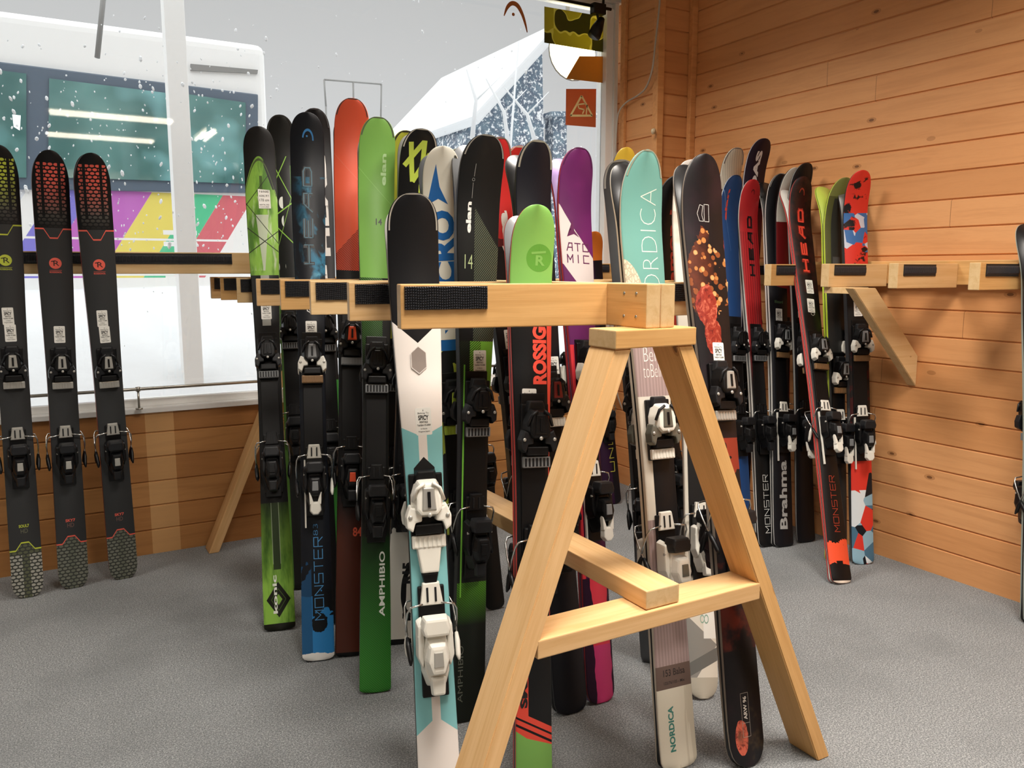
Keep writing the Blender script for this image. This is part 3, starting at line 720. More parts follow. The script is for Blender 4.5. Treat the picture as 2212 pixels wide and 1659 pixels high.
def d_darkgreen(L, sh):
    c = top('black_green_streaks'); s = c.z/L
    c.over('#1b1c1b')
    for a, b, w_ in ((1.4, .90, .004), (-1.4, .86, .004), (.5, .80, .003), (2.2, .77, .003), (-.7, .74, .003)):
        l = (s-b)*L-c.x*a*1.6; c.over('#8fc24f', l.abs().lt(w_)*s.lt(.92))
    c.over('#dfe4dc', c.voro(22, 1, 1, .5).lt(.28)*c.band(s, .66, .85)*c.x.lt(-.004)); c.over('#4e7b2c', c.x.abs().gt(.030)*s.lt(.9))
    return c.done(), [tip_rim(sh, '#3a3a38')]
def d_head_blue(L, sh):
    c = top('blue_smoke'); s = c.z/L
    n = c.noise(11, 4, .6, 1.6, 1, .9, .5); n2 = c.noise(30, 3, .6)
    c.over('#10141c'); m = (n.ramp(.47, .60))*c.band(s, .68, .885)*(c.x*12+.62).clamp(); c.over('#2f83a8', m); c.over('#7fc0d6', m*n2.ramp(.55, .7)*.5)
    bl = s.lt(.115); edge = (s+n2*.05).lt(.14); c.over('#2c7fc0', edge); c.over('#1d4c74', (s+n*.12).lt(.21)*(c.x.lt(-.016))*.8)
    bx = ((c.x-.006)*(c.x-.006)*700+(s-.062)*(s-.062)*L*L*500); c.over('#0c0f14', (bx+n2*.9).lt(.85)); c.over('#0c0f14', (s.gt(.075)*s.lt(.12)*c.x.gt(-.014)*(n2.gt(.42))))
    c.over('#e8e8e4', (s+n2*.012).lt(.018))
    v = .962*L; up = lambda *a, **k: print_text(sh, *a, **k)
    pr = [P_(sh, 'emblem', ring(.002, v-.012, .014, .0185, -8, 172, 20, 1., 1.7), '#3b86c8'), P_(sh, 'emblem', ring(-.001, v-.003, 0, .003), '#3b86c8')]
    pr.append(P_(sh, 'lettering', techno('HEAD', .712*L, .905*L, -.019, .016, .0105), '#06080b')); pr.append(P_(sh, 'lettering', techno('HEAD', .7135*L, .9035*L, -.0165, .0135, .0035), '#3d6a7c', .0010))
    pr.append(P_(sh, 'lettering', techno('MONSTER', .068*L, .212*L, -.008, .020, .0022, .22), '#4d94cc')); pr.append(P_(sh, 'lettering', up('83', 'up', .215*L, .235*L, -.008, .006, bold=-.02), '#4d94cc'))
    q = .628*L; pr += [P_(sh, 'emblem', ring(0, q, .0115, .0145, 30, 390, 6), '#e6e6e2'), P_(sh, 'emblem', up('G', 'h', -.006, .006, q-.007, q+.007, bold=.04), '#e6e6e2')]
    return c.done(), pr
def d_red(L, sh):
    c = top('coral_red'); s = c.z/L; d = c.z+c.x*1.4
    c.over('#e25c3e'); c.over('#5b2017', c.band(s, .68, .76)*((c.x*1.2+.745*L-c.z).gt(0))*lines_mask(c.z-c.x*.8, .006, .5)); c.over('#131315', s.lt(.68))
    c.over('#57291c', s.ramp(.26, .20)*s.lt(.27)); c.over('#3a2019', s.lt(.27)*lines_mask(c.x*1.2+c.z, .006, .5)*.5); c.over('#0d0d0f', s.lt(.006))
    c.over('#e07a63', (c.z+c.x*1.1-.87*L).abs().lt(.0008)*s.gt(.85))
    return c.done(), [P_(sh, 'lettering', print_text(sh, '84', 'h', .006, .034, .200*L, .216*L, .03), '#e25c3e'), tip_rim(sh, '#4a4640', .004, .05)]
def d_elan(kind):
    def f(L, sh):
        c = top('amphibio_'+kind); s = c.z/L; hatch = lines_mask(c.x*.9+c.z, .0062, .5)
        if kind == 'green':
            c.over('#80b658'); c.over('#9fd27b', (c.z+c.x*1.1-.88*L).abs().lt(.0007)); lo = s.lt(.715); c.over('#121413', lo); c.over('#5d9a45', lo*s.gt(.55)*hatch*(c.x.lt(.018))*s.ramp(.54, .70)*.8)
            c.over('#3b8a33', s.ramp(.27, .04)); c.over('#173d17', s.lt(.26)*hatch*.55)
            pr = [P_(sh, 'lettering', print_text(sh, 'elan', 'up', .886*L, .942*L, .012, .028, .03), '#b9dfa0'), P_(sh, 'lettering', print_text(sh, '14', 'h', -.002, .016, .812*L, .824*L, .02), '#162010'),
                  P_(sh, 'lettering', print_text(sh, '14', 'h', .000, .027, .262*L, .284*L, .04), '#7ac142'), P_(sh, 'lettering', print_text(sh, 'AMPHIBIO', 'up', .125*L, .235*L, .010, .026, .02), '#dfe3da'),
                  P_(sh, 'lettering', print_text(sh, 'd', 'up', .655*L, .685*L, .008, .016, .0), '#8e938c'), tip_rim(sh, '#5c5f52', .004, .05)]
        else:
            c.over('#101112'); m = s.gt(.66)*((c.z+c.x*1.5-.875*L).lt(0)); c.over('#5a614e', m*lines_mask(c.x*-1.3+c.z, .0072, .42)*c.x.gt(-.010))
            c.over('#78b83c', c.band(s, .55, .66)*c.x.gt(-.018)); c.over('#1e2b16', c.band(s, .55, .66)*lines_mask(c.x*-.9+c.z, .0062, .45)*c.x.lt(.012))
            c.over('#7fc242', c.band(s, .40, .47)*c.band(c.x, .0, .018)); c.over('#7fc242', c.band(s, .36, .385)*c.band(c.x, -.002, .016))
            c.over('#4f8a24', s.ramp(.17, .235)*s.lt(.245)); c.over('#17230f', s.lt(.25)*hatch*.6); c.over('#7ac142', c.band(c.x, -.034, -.030)*c.band(s, .22, .62))
            pr = [P_(sh, 'lettering', print_text(sh, 'elan', 'up', .842*L, .894*L, -.034, -.020, .04), '#dcdcd8'), P_(sh, 'lettering', print_text(sh, '14', 'h', -.036, -.014, .782*L, .806*L, -.01), '#a4b486'),
                  P_(sh, 'emblem', ring(-.020, .93*L, .003, .0038), '#8c8c88'), P_(sh, 'lettering', strokes([((-.020, .90*L), (-.020, .925*L)), ((-.019, .935*L), (-.018, .955*L))], .0011), '#8c8c88'),
                  P_(sh, 'lettering', print_text(sh, 'AMPHIBIO', 'up', .035*L, .135*L, -.034, -.020, .0), '#5c5f55'), tip_rim(sh, '#8a8a84', .004, .05)]
        return c.done(), pr
    return f
def d_volkl(L, sh):
    c = top('black_lime_v'); s = c.z/L; c.over('#0f1113'); c.over('#3e4044', c.band(s, .70, .86)*lines_mask(c.z+c.x*.4, .0035, .4)*c.x.gt(.012))
    lo = s.lt(.26); c.over('#d7d6cd', lo); n = c.noise(7, 2, .4, 1.6, 1, .7, 1.); c.over('#101113', lo*n.gt(.53)*s.gt(.05)); c.over('#101113', s.lt(.012))
    v = L-.012; q = lambda *p: [(x, v-d) for x, d in p]; Y = '#c3da55'
    V = [(-.036, .085), (.014, .020), (.014, .010), (.020, .010), (.022, .150), (.012, .110), (-.020, .150), (-.030, .060)]
    pr = [P_(sh, 'emblem', strokes([((-.040, v-.088), (.010, v-.022)), ((-.026, v-.024), (-.014, v-.130)), ((-.014, v-.130), (.030, v-.052)), ((.012, v-.018), (.012, v-.160))], .0135), Y),
          P_(sh, 'lettering', print_text(sh, 'R15', 'up', .130*L, .175*L, .0, .03, .06), '#111214'), P_(sh, 'lettering', print_text(sh, '170', 'h', .006, .034, .055*L, .067*L, .03), '#111214'), tip_rim(sh, '#c9c7bd', .004, .05)]
    return c.done(), pr
def d_plain(h, rim=None, name='plain', extra=None):
    def f(L, sh):
        c = top(name); s = c.z/L; c.over(h); c.over('#000000', c.noise(5, 3)*.12)
        if extra: extra(c, s, L)
        return c.done(), ([tip_rim(sh, rim, .006, .07)] if rim else [])
    return f
def d_micro(L, sh):
    c = top('cream_blue'); s = c.z/L
    c.over('#e3e0d2'); c.over('#1d63a8', s.lt(.80)*((c.z-.745*L+c.x*1.6).lt(0)))
    lo = s.lt(.645); n = c.voro(9, 2.4, 1, .9); c.over('#15171a', lo); c.over('#b9c94f', lo*n.gt(.50)*s.gt(.3)); c.over('#e5e5dd', lo*c.voro(11, 2, 1, .8, off=7).lt(.16)*s.gt(.45)); c.over('#2a5c9c', lo*c.band(s, .38, .47)*c.x.gt(.005))
    pr = [P_(sh, 'emblem', poly((-.016, .972*L), (-.006, .935*L), (.016, .905*L), (-.010, .915*L), (-.040, .905*L), (-.024, .935*L)), '#1d63a8'),
          P_(sh, 'lettering', print_text(sh, 'MI', 'up', .665*L, .745*L, -.034, .034, .06), '#e9e6da', .0009), P_(sh, 'lettering', print_text(sh, 'CRO', 'up', .76*L, .895*L, -.034, .032, .05), '#1d63a8', .0009), P_(sh, 'lettering', strokes([((.036, .955*L), (.036, .985*L))], .010), '#6a675c')]
    return c.done(), pr
def d_text(base, h, word, s0, s1, x0, x1, bold=.05, name='lettered', rim=None, extra=None, more=()):
    def f(L, sh):
        c = top(name); s = c.z/L; c.over(base)
        if extra: extra(c, s, L)
        pr = [P_(sh, 'lettering', print_text(sh, word, 'up', s0*L, s1*L, x0, x1, bold), h)]
        for wd, md, a, b, c_, d, bo, hh in more:
            pr.append(P_(sh, 'lettering', print_text(sh, wd, md, *( (a*L, b*L, c_, d) if md == 'up' else (c_, d, a*L, b*L)), bo), hh))
        if rim: pr.append(tip_rim(sh, rim, .005, .06))
        return c.done(), pr
    return f
def d_smash(L, sh):
    c = top('green_red_black'); s = c.z/L; e = s-c.x.abs()*-.45
    c.over('#80b85c'); k = s-(.775-(.6*(c.x+.018).abs())*.9*-1)
    vline = s*L-(.868*L*1.0)*0
    q = c.z-(.842*L-(.030-(c.x-.012).abs())*.62*1.0)
    c.over('#e8503f', q.lt(0)*1.); c.over('#101113', q.lt(-.016)*1.); c.over('#101113', c.band(q, -.004, .001))
    c.over('#e8503f', q.lt(-.016)*(c.x.gt(.0375))*s.gt(.3))
    t = c.z-(.130*L+c.x*-.55); c.over('#e8503f', t.lt(0)); c.over('#101113', t.lt(-.014)); c.over('#e8503f', t.lt(-.019)); c.over('#101113', c.band(t, -.036, -.030)); 
    c.over('#e8503f', (c.x.lt(-.014))*s.lt(.26)*t.gt(0)); c.over('#80b85c', (t+(c.x+.018).abs()*-.2).lt(-.052))
    v = .915*L
    pr = [P_(sh, 'emblem', ring(.016, v, 0, .031), '#5f9f3c'), P_(sh, 'lettering', print_text(sh, 'R', 'h', .008, .031, v-.017, v+.006, .03), '#80b85c', .0009), P_(sh, 'lettering', strokes([((-.003, v+.010), (.032, v+.014))], .005), '#80b85c', .0009),
          P_(sh, 'lettering', print_text(sh, 'ROSSIGNOL', 'up', .698*L, .862*L, .002, .036, .05), '#e8503f'), P_(sh, 'lettering', print_text(sh, 'SMASH', 'up', .150*L, .255*L, -.034, -.016, .05), '#15110f', .0009)]
    return c.done(), pr
def d_teal_white(L, sh):
    c = top('white_teal'); s = c.z/L; ax = c.x.abs()
    c.over('#141518'); wm = (c.z-(.763*L+ax*.9)).lt(0); c.over('#ece4dd', wm)
    tm = (c.z-(.610*L+ax*.5)).lt(0)*(c.z-(.158*L-ax*.8)).gt(0); c.over('#86c6c9', tm*ax.gt(.0095)); c.over('#ece4dd', tm*ax.lt(.0095))
    c.over('#17181a', s.gt(.24)*s.lt(.27)*ax.lt(.0)); c.over('#141518', (c.z-(.062*L-ax*1.3)).lt(0)); c.over('#4a4a4a', c.band(s, .33, .40)*ax.lt(.0007))
    v = .735*L; hx = [(0, v+.030), (.0165, v+.016), (.0165, v-.016), (0, v-.030), (-.0165, v-.016), (-.0165, v+.016)]
    pr = [('badge_plate', on_ski(sh, hx, [tuple(range(6))], flat('brushed_badge', '#b8aca6', .3, .6), .0022)), ('badge_rim', on_ski(sh, *strokes([(hx[i], hx[(i+1) % 6]) for i in range(6)], .0016), ink('#d9d2cc'), .0026)),
          P_(sh, 'emblem', poly((-.023, .560*L), (0, .560*L+.024), (.023, .560*L), (.023, .46*L), (-.023, .46*L)), '#141518'), tip_rim(sh, '#b9b6ab', .0035, .075)]
    return c.done(), pr
def d_purple(L, sh):
    c = top('purple_cream'); s = c.z/L; n = c.noise(6, 3, .6); ed = n*.02
    c.over('#66205c'); c.over('#4a1846', n.ramp(.4, .6)*.5); d = c.z+c.x*1.45-(.855*L); b = c.z+c.x*1.2-.755*L
    c.over('#d3c9c6', (d+ed).lt(.0)*(b+ed).gt(0)); lo = s.lt(.64); c.over('#4a1440', lo); c.over('#d8363f', lo*c.x.lt(-.032))
    t = s.lt(.22); c.over('#2a1028', t); c.over('#d63a4c', t*(c.x+n*.05-.02).gt(-.012)); c.over('#c23a72', t*s.lt(.10)*(c.x+n*.05).gt(.008)); c.over('#2c0f2c', t*(c.x-n*.06).gt(.008))
    v = .870*L
    pr = [P_(sh, 'emblem', poly((-.012, v+.004), (-.008, v-.028), (.008, v-.047), (-.010, v-.038), (-.034, v-.047), (-.018, v-.024)), '#5c1c4c'),
          P_(sh, 'lettering', techno_h('ATO', -.038, .038, .813*L, .829*L, .0032), '#5c1c4c'), P_(sh, 'lettering', techno_h('MIC', -.038, .038, .791*L, .807*L, .0032), '#5c1c4c'), tip_rim(sh, '#53204d', .004, .05)]
    return c.done(), pr
def d_nordica(L, sh):
    c = top('teal_wood'); s = c.z/L; n = c.noise(4, 3, .5, 8, 1, .4)
    c.over('#6ea59b'); q = (c.x+.070)*(c.x+.070)+(c.z-.745*L)*(c.z-.745*L)*.28; lz = q.lt(.0042)*s.gt(.62)
    c.over('#ded3b8', lz); r, _ = c.voro(1, 110, 1, 90, out='Color'); c.over('#b0a58d', lz*(c.voro(1, 110, 1, 90, feat='DISTANCE_TO_EDGE').lt(.12)*.8))
    c.over('#e6e1d6', lz*0.); m = s.lt(.715); c.over('#a8928f', m); c.over('#7d6a67', m*lines_mask(c.x+n*.01, .009, .45)*.4)
    c.over('#d9d2c4', c.band(s, .40, .60)); c.over('#131315', c.band(s, .27, .53)*c.x.gt(-.020)); c.over('#131315', (s+n*.03).lt(.275)*s.gt(.245))
    c.over('#6d5a52', c.band(s, .128, .165)); c.over('#e4ddcb', s.lt(.128)); c.over('#c9c0ab', s.lt(.128)*n.gt(.55)*.6)
    pr = [P_(sh, 'lettering', print_text(sh, 'NORDICA', 'up', .735*L, .943*L, -.006, .040, -.03), '#d9e4d8'), P_(sh, 'lettering', print_text(sh, 'Belle', 'h', -.024, .032, .657*L, .681*L, -.02), '#efe9e2'),
          P_(sh, 'lettering', print_text(sh, 'toBelle', 'h', -.028, .034, .631*L, .653*L, -.02), '#efe9e2'), P_(sh, 'lettering', print_text(sh, '153 Balsa', 'h', -.030, .032, .148*L, .159*L, .01), '#2d2522'),
          P_(sh, 'lettering', print_text(sh, '125/76/105 - Mix', 'h', -.030, .030, .135*L, .140*L, .01), '#2d2522'), P_(sh, 'lettering', print_text(sh, 'NORDICA', 'up', .028*L, .100*L, -.024, -.008, .04), '#3d8478'), tip_rim(sh, '#a9a48f', .004, .06)]
    return c.done(), pr
def d_vantage(L, sh):
    c = top('cream_grey_curves'); s = c.z/L; n = c.noise(5, 3, .5)
    c.over('#ddd6c8'); c.over('#c9a26a', c.band(s, .78, .92)*c.x.gt(-.01)); c.over('#8d6a45', n.ramp(.5, .65)*c.band(s, .72, .9)); c.over('#b9b1a9', s.gt(.93))
    a = c.z-.115*L+c.x*.9; b = c.z-.075*L-c.x*1.4; c.over('#8f8c86', a.lt(0)*b.gt(-.04)*s.lt(.2)); c.over('#6d6c68', (c.z-.060*L-c.x*.5).abs().lt(.018)); c.over('#b5ae9f', s.lt(.035)); c.over('#ecebe4', c.x.gt(.006)*c.band(s, .10, .2))
    return c.done(), [P_(sh, 'lettering', print_text(sh, '85', 'up', .125*L, .160*L, -.004, .022, -.02), '#8fae9b'), P_(sh, 'lettering', print_text(sh, 'VANTAGE', 'up', .166*L, .215*L, .004, .012, .0), '#4b4b48')]
def d_flower(L, sh):
    c = top('night_flowers'); s = c.z/L; n = c.noise(6, 4, .6); c.over('#141013'); c.over('#2a1820', n.ramp(.5, .7)*.8)
    v = c.voro(1, 62, 1, 62); r, g = c.voro(1, 62, 1, 62, out='Color'); n5 = c.noise(20, 3, .6, off=9.); z1 = ((s-.785).abs()*9.+(c.x+.004).abs()*9.+n5*.9).lt(1.30)
    c.over('#6a3018', z1*n.ramp(.40, .55)*.8); c.over('#8a4a26', z1*v.lt(.50)*r.gt(.2)); c.over('#b87a42', z1*v.lt(.46)*r.gt(.5)); c.over('#d0a06a', z1*v.lt(.40)*r.gt(.72)*.9)
    m = c.noise(13, 4, .6, off=3.); z2 = ((c.x+.014)*(c.x+.014)*500+(s-.742)*(s-.742)*L*L*150+m*1.1).lt(1.0); z3 = ((c.x+.002)*(c.x+.002)*520+(s-.690)*(s-.690)*L*L*260+m*1.1).lt(1.0)
    f = c.noise(45, 3, .7, 1, 1, .8, 1.5); 
    for z in (z2, z3): c.over('#8f3024', z); c.over('#c86850', z*f.ramp(.52, .68)); c.over('#5e1a18', z*f.ramp(.42, .34))
    c.over('#b83a3a', c.band(s, .80, .86)*(c.x+n*.05).gt(.083)); c.over('#8a3324', c.band(s, .42, .52)*n.gt(.54)); c.over('#5a2016', c.band(s, .18, .32)*m.ramp(.48, .62))
    z4 = ((c.x+.016)*(c.x+.016)*1600+(s-.045)*(s-.045)*L*L*420+m*.9).lt(1.1); c.over('#c8604a', z4); c.over('#7d2c22', z4*f.ramp(.5, .6)); c.over('#4a3a28', s.lt(.09)*m.ramp(.55, .66)*.8)
    v0 = .900*L; W = '#c9c7c2'; q = .078*L
    A = [(-.012, v0+.024), (-.002, v0+.022), (-.006, v0-.002), (-.001, v0-.018), (-.014, v0-.018), (-.021, v0+.001), (-.012, v0+.024)]; Bx = [(.002, v0+.026), (.017, v0+.026), (.017, v0-.018), (.002, v0-.018), (.002, v0+.026)]
    bx = [(-.011, q-.05), (.012, q-.05), (.012, q+.052), (-.011, q+.052), (-.011, q-.05)]
    pr = [P_(sh, 'emblem', strokes(list(zip(A, A[1:]))+list(zip(Bx, Bx[1:])), .0014), W), P_(sh, 'emblem', strokes(list(zip(bx, bx[1:]))+[((-.011, q-.018), (.012, q-.018))], .0011), '#9a8f84'),
          P_(sh, 'lettering', print_text(sh, 'ARW 96', 'up', q-.010, q+.044, -.0045, .0065, .02), '#e4ddd2')]
    return c.done(), pr
def d_headred(L, sh):
    c = top('red_black_monster'); s = c.z/L; c.over('#b4272b'); c.over('#6c1418', lines_mask(c.x, .012, .35)*s.lt(.86)*.7); c.over('#16090b', s.ramp(.60, .44)); c.over('#0f0f10', s.lt(.42))
    return c.done(), [P_(sh, 'lettering', techno('HEAD', .735*L, .905*L, -.010, .018, .009), '#150a0b'), P_(sh, 'emblem', ring(.008, .965*L, .007, .010, -10, 170, 14, 1, 1.8), '#5a1518'), P_(sh, 'lettering', techno('MONSTER', .035*L, .19*L, -.008, .020, .0024, .22), '#d7d7d3')]
def d_headblack(L, sh):
    c = top('black_red_monster'); s = c.z/L; n = c.noise(25, 3, .6); m = c.noise(7, 3, .6)
    c.over('#1a0c0c'); c.over('#3c1712', n.ramp(.45, .6)*.8*s.gt(.7)); c.over('#0f0c0d', s.lt(.7)); c.over('#ef5634', (s+n*.05+c.x.abs()*.3*0-.0).lt(.118)*(s-n*.03).gt(.028)*(n.gt(.36))); c.over('#e9d9c8', s.lt(.006)); c.over('#0f0c0d', s.lt(.05)*(c.x*c.x*600+m*.6).lt(.42)*s.gt(.02))
    return c.done(), [P_(sh, 'lettering', techno('HEAD', .752*L, .925*L, -.018, .016, .0125), '#9c2a20'), P_(sh, 'lettering', techno('HEAD', .755*L, .922*L, -.015, .013, .0065), '#f0503a', .0010), P_(sh, 'emblem', ring(.000, .960*L, .010, .0135, -10, 170, 16, 1, 1.8), '#9c3524'),
        P_(sh, 'lettering', techno('MONSTER', .115*L, .245*L, -.008, .018, .0022, .22), '#a83a26'), P_(sh, 'emblem', ring(.004, .645*L, .008, .0105, 30, 390, 6), '#b9b7b2')]
def d_brahma(L, sh):
    c = top('black_bull'); s = c.z/L; n = c.noise(7, 4, .6, 1.2, 1, .8); c.over('#15151a'); c.over('#9c9ca0', c.band(s, .80, .90)*(c.x-n*.08+.045).gt(.012)*(c.x-n*.05).lt(.012)); c.over('#15151a', c.voro(30).lt(.2)*c.band(s, .8, .9)); c.over('#77777a', ((c.x-.005)*(c.x-.005)*300+s-.885).abs().lt(.003)*s.gt(.88))
    return c.done(), [P_(sh, 'lettering', print_text(sh, 'Brahma', 'up', .045*L, .225*L, -.018, .022, .03), '#b9b9b6'), P_(sh, 'lettering', print_text(sh, 'Blizzard', 'h', -.022, .022, .648*L, .656*L, .02), '#4e6a4a'), tip_rim(sh, '#c9c9c4', .003, .06)]
def d_salomon(L, sh):
    c = top('olive_dark'); s = c.z/L; c.over('#5a5c32'); c.over('#33342e', (c.x.abs().lt(.026)*s.lt(.95)).clamp()); c.over('#2b2b2a', s.lt(.76)); c.over('#7d8246', s.gt(.955)); c.over('#5f5f5c', c.band(s, .72, .80)*c.x.abs().lt(.018)*.7)
    v = .728*L
    return c.done(), [P_(sh, 'emblem', poly((-.014, v-.014), (.014, v-.014), (.014, v+.014), (-.014, v+.014)), '#c4d83e'), P_(sh, 'lettering', print_text(sh, 'S', 'h', -.007, .007, v-.010, v+.010, .03), '#20220f', .0009)]
def d_floral(L, sh):
    c = top('red_floral'); s = c.z/L; n = c.noise(16, 4, .6); r, g = c.voro(1, 30, 1, 24, out='Color')
    c.over('#d8382c'); c.over('#1a1416', n.ramp(.56, .60)*s.gt(.5)); z = c.band(s, .80, .90); c.over('#c9cfe0', z*r.gt(.5)); c.over('#3f6fae', z*g.gt(.68)); c.over('#15100f', s.lt(.72)); c.over('#3a0d0d', c.band(s, .3, .55)*n.gt(.5))
    lo = s.lt(.265); r2, g2 = c.voro(1, 16, 1, 14, out='Color', off=3); c.over('#d9392c', lo); c.over('#121820', lo*r2.gt(.55)*s.lt(.24)); c.over('#8fb4c6', lo*g2.gt(.45)*s.lt(.19)); c.over('#dfe6ea', lo*g2.gt(.72)*s.lt(.19)); c.over('#4a7088', lo*r2.lt(.15)*s.lt(.15)); c.over('#12161c', lo*r2.gt(.8)*s.lt(.1))
    return c.done(), [P_(sh, 'lettering', print_text(sh, 'R', 'up', .735*L, .752*L, -.002, .020, .04), '#e8e6e0')]
def d_nili(L, sh):
    c = top('plum_yellow'); s = c.z/L; c.over('#2a0f2b'); c.over('#141016', c.x.gt(.012)); c.over('#d9772c', s.gt(.9))
    return c.done(), [P_(sh, 'lettering', techno('UNLIMIT', .12*L, .46*L, .002, .028, .0030), '#c9c04a')]

NL, NR, NW = (-.26, -.97), (-.05, -1.0), (-.16, -1.0)
S65 = dict(wt=.046, ww=.034, wp=.052)
fat = dict(wt=.052, ww=.047, wp=.060, rt=.10, rb=.06, pb=2.6, tip=.05)
# skis on the window bar
for key, tl, bm_, ty, acc, word, hx, lab in (('soul', (62, 1288), 12, 316, '#c3cf45', 'SOUL7', '#6a6e52', 'black ski with yellow honeycomb tip, leftmost against the window bar'),
        ('skyA', (160, 1268), 119, 326, '#ea6454', 'SKY7', '#7a7f6e', 'black ski with red honeycomb tip, middle one of three on the window bar'),
        ('skyB', (268, 1248), 213, 331, '#ea6454', 'SKY7', '#7a7f6e', 'black ski with red honeycomb tip, rightmost of three on the window bar')):
    pair(key, lab, 'rear ski strapped base to base behind the '+dict(soul='leftmost yellow and black ski', skyA='middle red-tipped black ski', skyB='rightmost red-tipped black ski')[key], tl, bm_, ty, ('y', 3.30+(213-bm_)*.00042), d_rossi(acc, word, hx), side={'soul': '#a9b23c'}.get(key, '#a33a33'), pal='silver', toe=.527, heel=.325,
         nrm=(.05, -1), shape=dict(wt=.050, ww=.047, wp=.057, rt=.12, rb=.07, pb=2.8, tip=.03, pt=2.2), stick=(.60,) if key == 'skyA' else (.60, (-.004, .637)), plate=False, byw=570)
# left herringbone, from the window towards the front
pair('k2', 'green ski with black cap tip and paper tag, leftmost on the centre rack', 'rear ski strapped behind the leftmost green ski with paper tag', (605, 1360), 573, 292, ('y', 3.005), d_konic, side='#7da84e', nrm=NL, stick=(.615,), toe=.52, heel=.31, shape=dict(wt=.050, ww=.040, wp=.056, rb=.012, tip=.05))
pair('k2b', 'black ski with thin green streaks, between the green and blue-black skis', 'rear ski strapped behind the black ski with green streaks', ('d', -.08, -.36), 622, 268, ('y', 3.29), d_darkgreen, side='#6f9a44', nrm=NL, stick=(), toe=.53)
pair('k2c', 'black and white ski with small dark tip, hidden between blue-black and coral skis', 'rear ski strapped behind the hidden black and white ski', (735, 1345), 697, 257, ('y', 2.965), d_text('#121214', '#d9d9d4', 'HEAD', .70, .93, .0, .034, .05, 'dark_white', '#55565a', extra=lambda c, s, L: c.over('#3f8f3c', s.lt(.45)*c.x.gt(0))), nrm=NL, stick=(.665,), rear=False)
pair('head', 'blue-black ski with smoky blue lettering and blue tail, second front pair', 'rear ski strapped behind the smoky blue and black ski', (688, 1425), 670, 262, ('y', 2.66), d_head_blue, side='#4387b5', pal='attack', toe=.532, heel=.315, nrm=NL, stick=(.588,), shape=dict(wt=.048, ww=.040, wp=.055, rb=.02, tip=.05))
pair('red', 'tall coral red ski with dark lower half, between blue-black and lime skis', 'rear ski strapped behind the tall coral red ski', (757, 1415), 758, 236, ('y', 2.64), d_red, side='#33343a', pal='orange', nrm=NL, stick=(.64,), shape=dict(wt=.046, ww=.038, wp=.058, rb=.012))
pair('elan', 'bright lime ski with hatched dark green tail marked 14', 'rear ski strapped behind the bright lime ski', (810, 1493), 812, 272, ('y', 2.33), d_elan('green'), side='#2a2c30', nrm=NL, stick=(), toe=.555, heel=.32, shape=dict(wt=.044, ww=.037, wp=.054, rb=.010, tip=.05), base='#a9aaa6')
pair('lime', 'narrow lime yellow ski just showing between lime and black diamond-logo skis', 'rear ski strapped behind the narrow lime yellow ski', ('d', -.05, .02), 862, 290, ('y', 2.47), d_plain('#c9cf4a', '#3b3b38', 'lime_yellow', lambda c, s, L: c.over('#141414', s.lt(.5))), nrm=NL, stick=(), shape=dict(wp=.046, wt=.04), rear=False)
pair('volkl', 'black ski with large lime angular logo and black and white tail', 'rear ski strapped behind the black ski with lime logo', (862, 1388), 891, 284, ('y', 2.26), d_volkl, side='#2a2b2e', nrm=NL, stick=(.812,), shape=dict(wt=.044, ww=.036, wp=.053, rb=.012), base='#8a8a86')
pair('micro', 'cream and blue ski with diagonal blue lettering and lime lower part', 'rear ski strapped behind the cream and blue ski', ('w', 1.0, 2.0), 962, 325, ('y', 2.025), d_micro, side='#33363c', nrm=NL, stick=(), pal='lime', shape=dict(wt=.044, ww=.036, wp=.050), base='#55575a')
pair('greenk', 'dark ski with green edge just showing right of the cream and blue ski', 'rear ski strapped behind the dark green-edged ski', ('d', .03, -.18), 997, 335, ('y', 2.595), d_plain('#3f8a3c', '#b5b3aa', 'dark_green', lambda c, s, L: c.over('#131413', s.lt(.75))), nrm=NR, stick=(), shape=dict(wp=.042, wt=.036, ww=.032), rear=False)
pair('elan14', 'black ski with grey hatching and number 14, green lower half', 'rear ski strapped behind the black hatched ski marked 14', (1010, 1553), 1027, 303, ('y', 1.90), d_elan('black'), side='#2a2c30', nrm=(-.10, -1), stick=((.01, .625),), toe=.55, heel=.33, shape=dict(wt=.044, ww=.038, wp=.059, rb=.012, tip=.05), base='#77797b')
pair('ntra', 'black ski with bold white sideways lettering and red tip behind the hatched ski', 'rear ski strapped behind the red-tipped white-lettered ski', ('d', .03, -.17), 1085, 312, ('y', 2.215), d_text('#131315', '#dddcd6', 'Contra', .66, .87, .002, .034, .06, 'white_lettered', '#7c7868', extra=lambda c, s, L: c.over('#bf2a2a', s.gt(.80)).over('#1a1414', (s+c.noise(9, 3)*.1).lt(.86)*.8)), nrm=NR, stick=(.62,), shape=dict(wp=.052))
pair('redw', 'red and white ski with worn white tip edge beside the dark blue-black ski', 'rear ski strapped behind the red and white ski', ('d', .02, -.17), 1128, 328, ('y', 2.56), d_plain('#d2312f', '#d9d3c0', 'red_white', lambda c, s, L: c.over('#e4dfd4', (c.x+.012).abs().lt(.006)*c.band(s, .80, .93)).over('#151414', s.lt(.70))), nrm=NR, stick=(), rear=False)
pair('navy', 'plain dark navy black ski with worn grey tip edge and rounded tail', 'rear ski strapped behind the plain navy black ski', (1231, 1538), 1161, 320, ('y', 1.955), d_plain('#10111a', '#8d8b7e', 'navy_black'), side='#222226', pal='ruby', nrm=NR, stick=((.022, .60),), shape=dict(wt=.050, ww=.041, wp=.056, rb=.045, tip=.05))
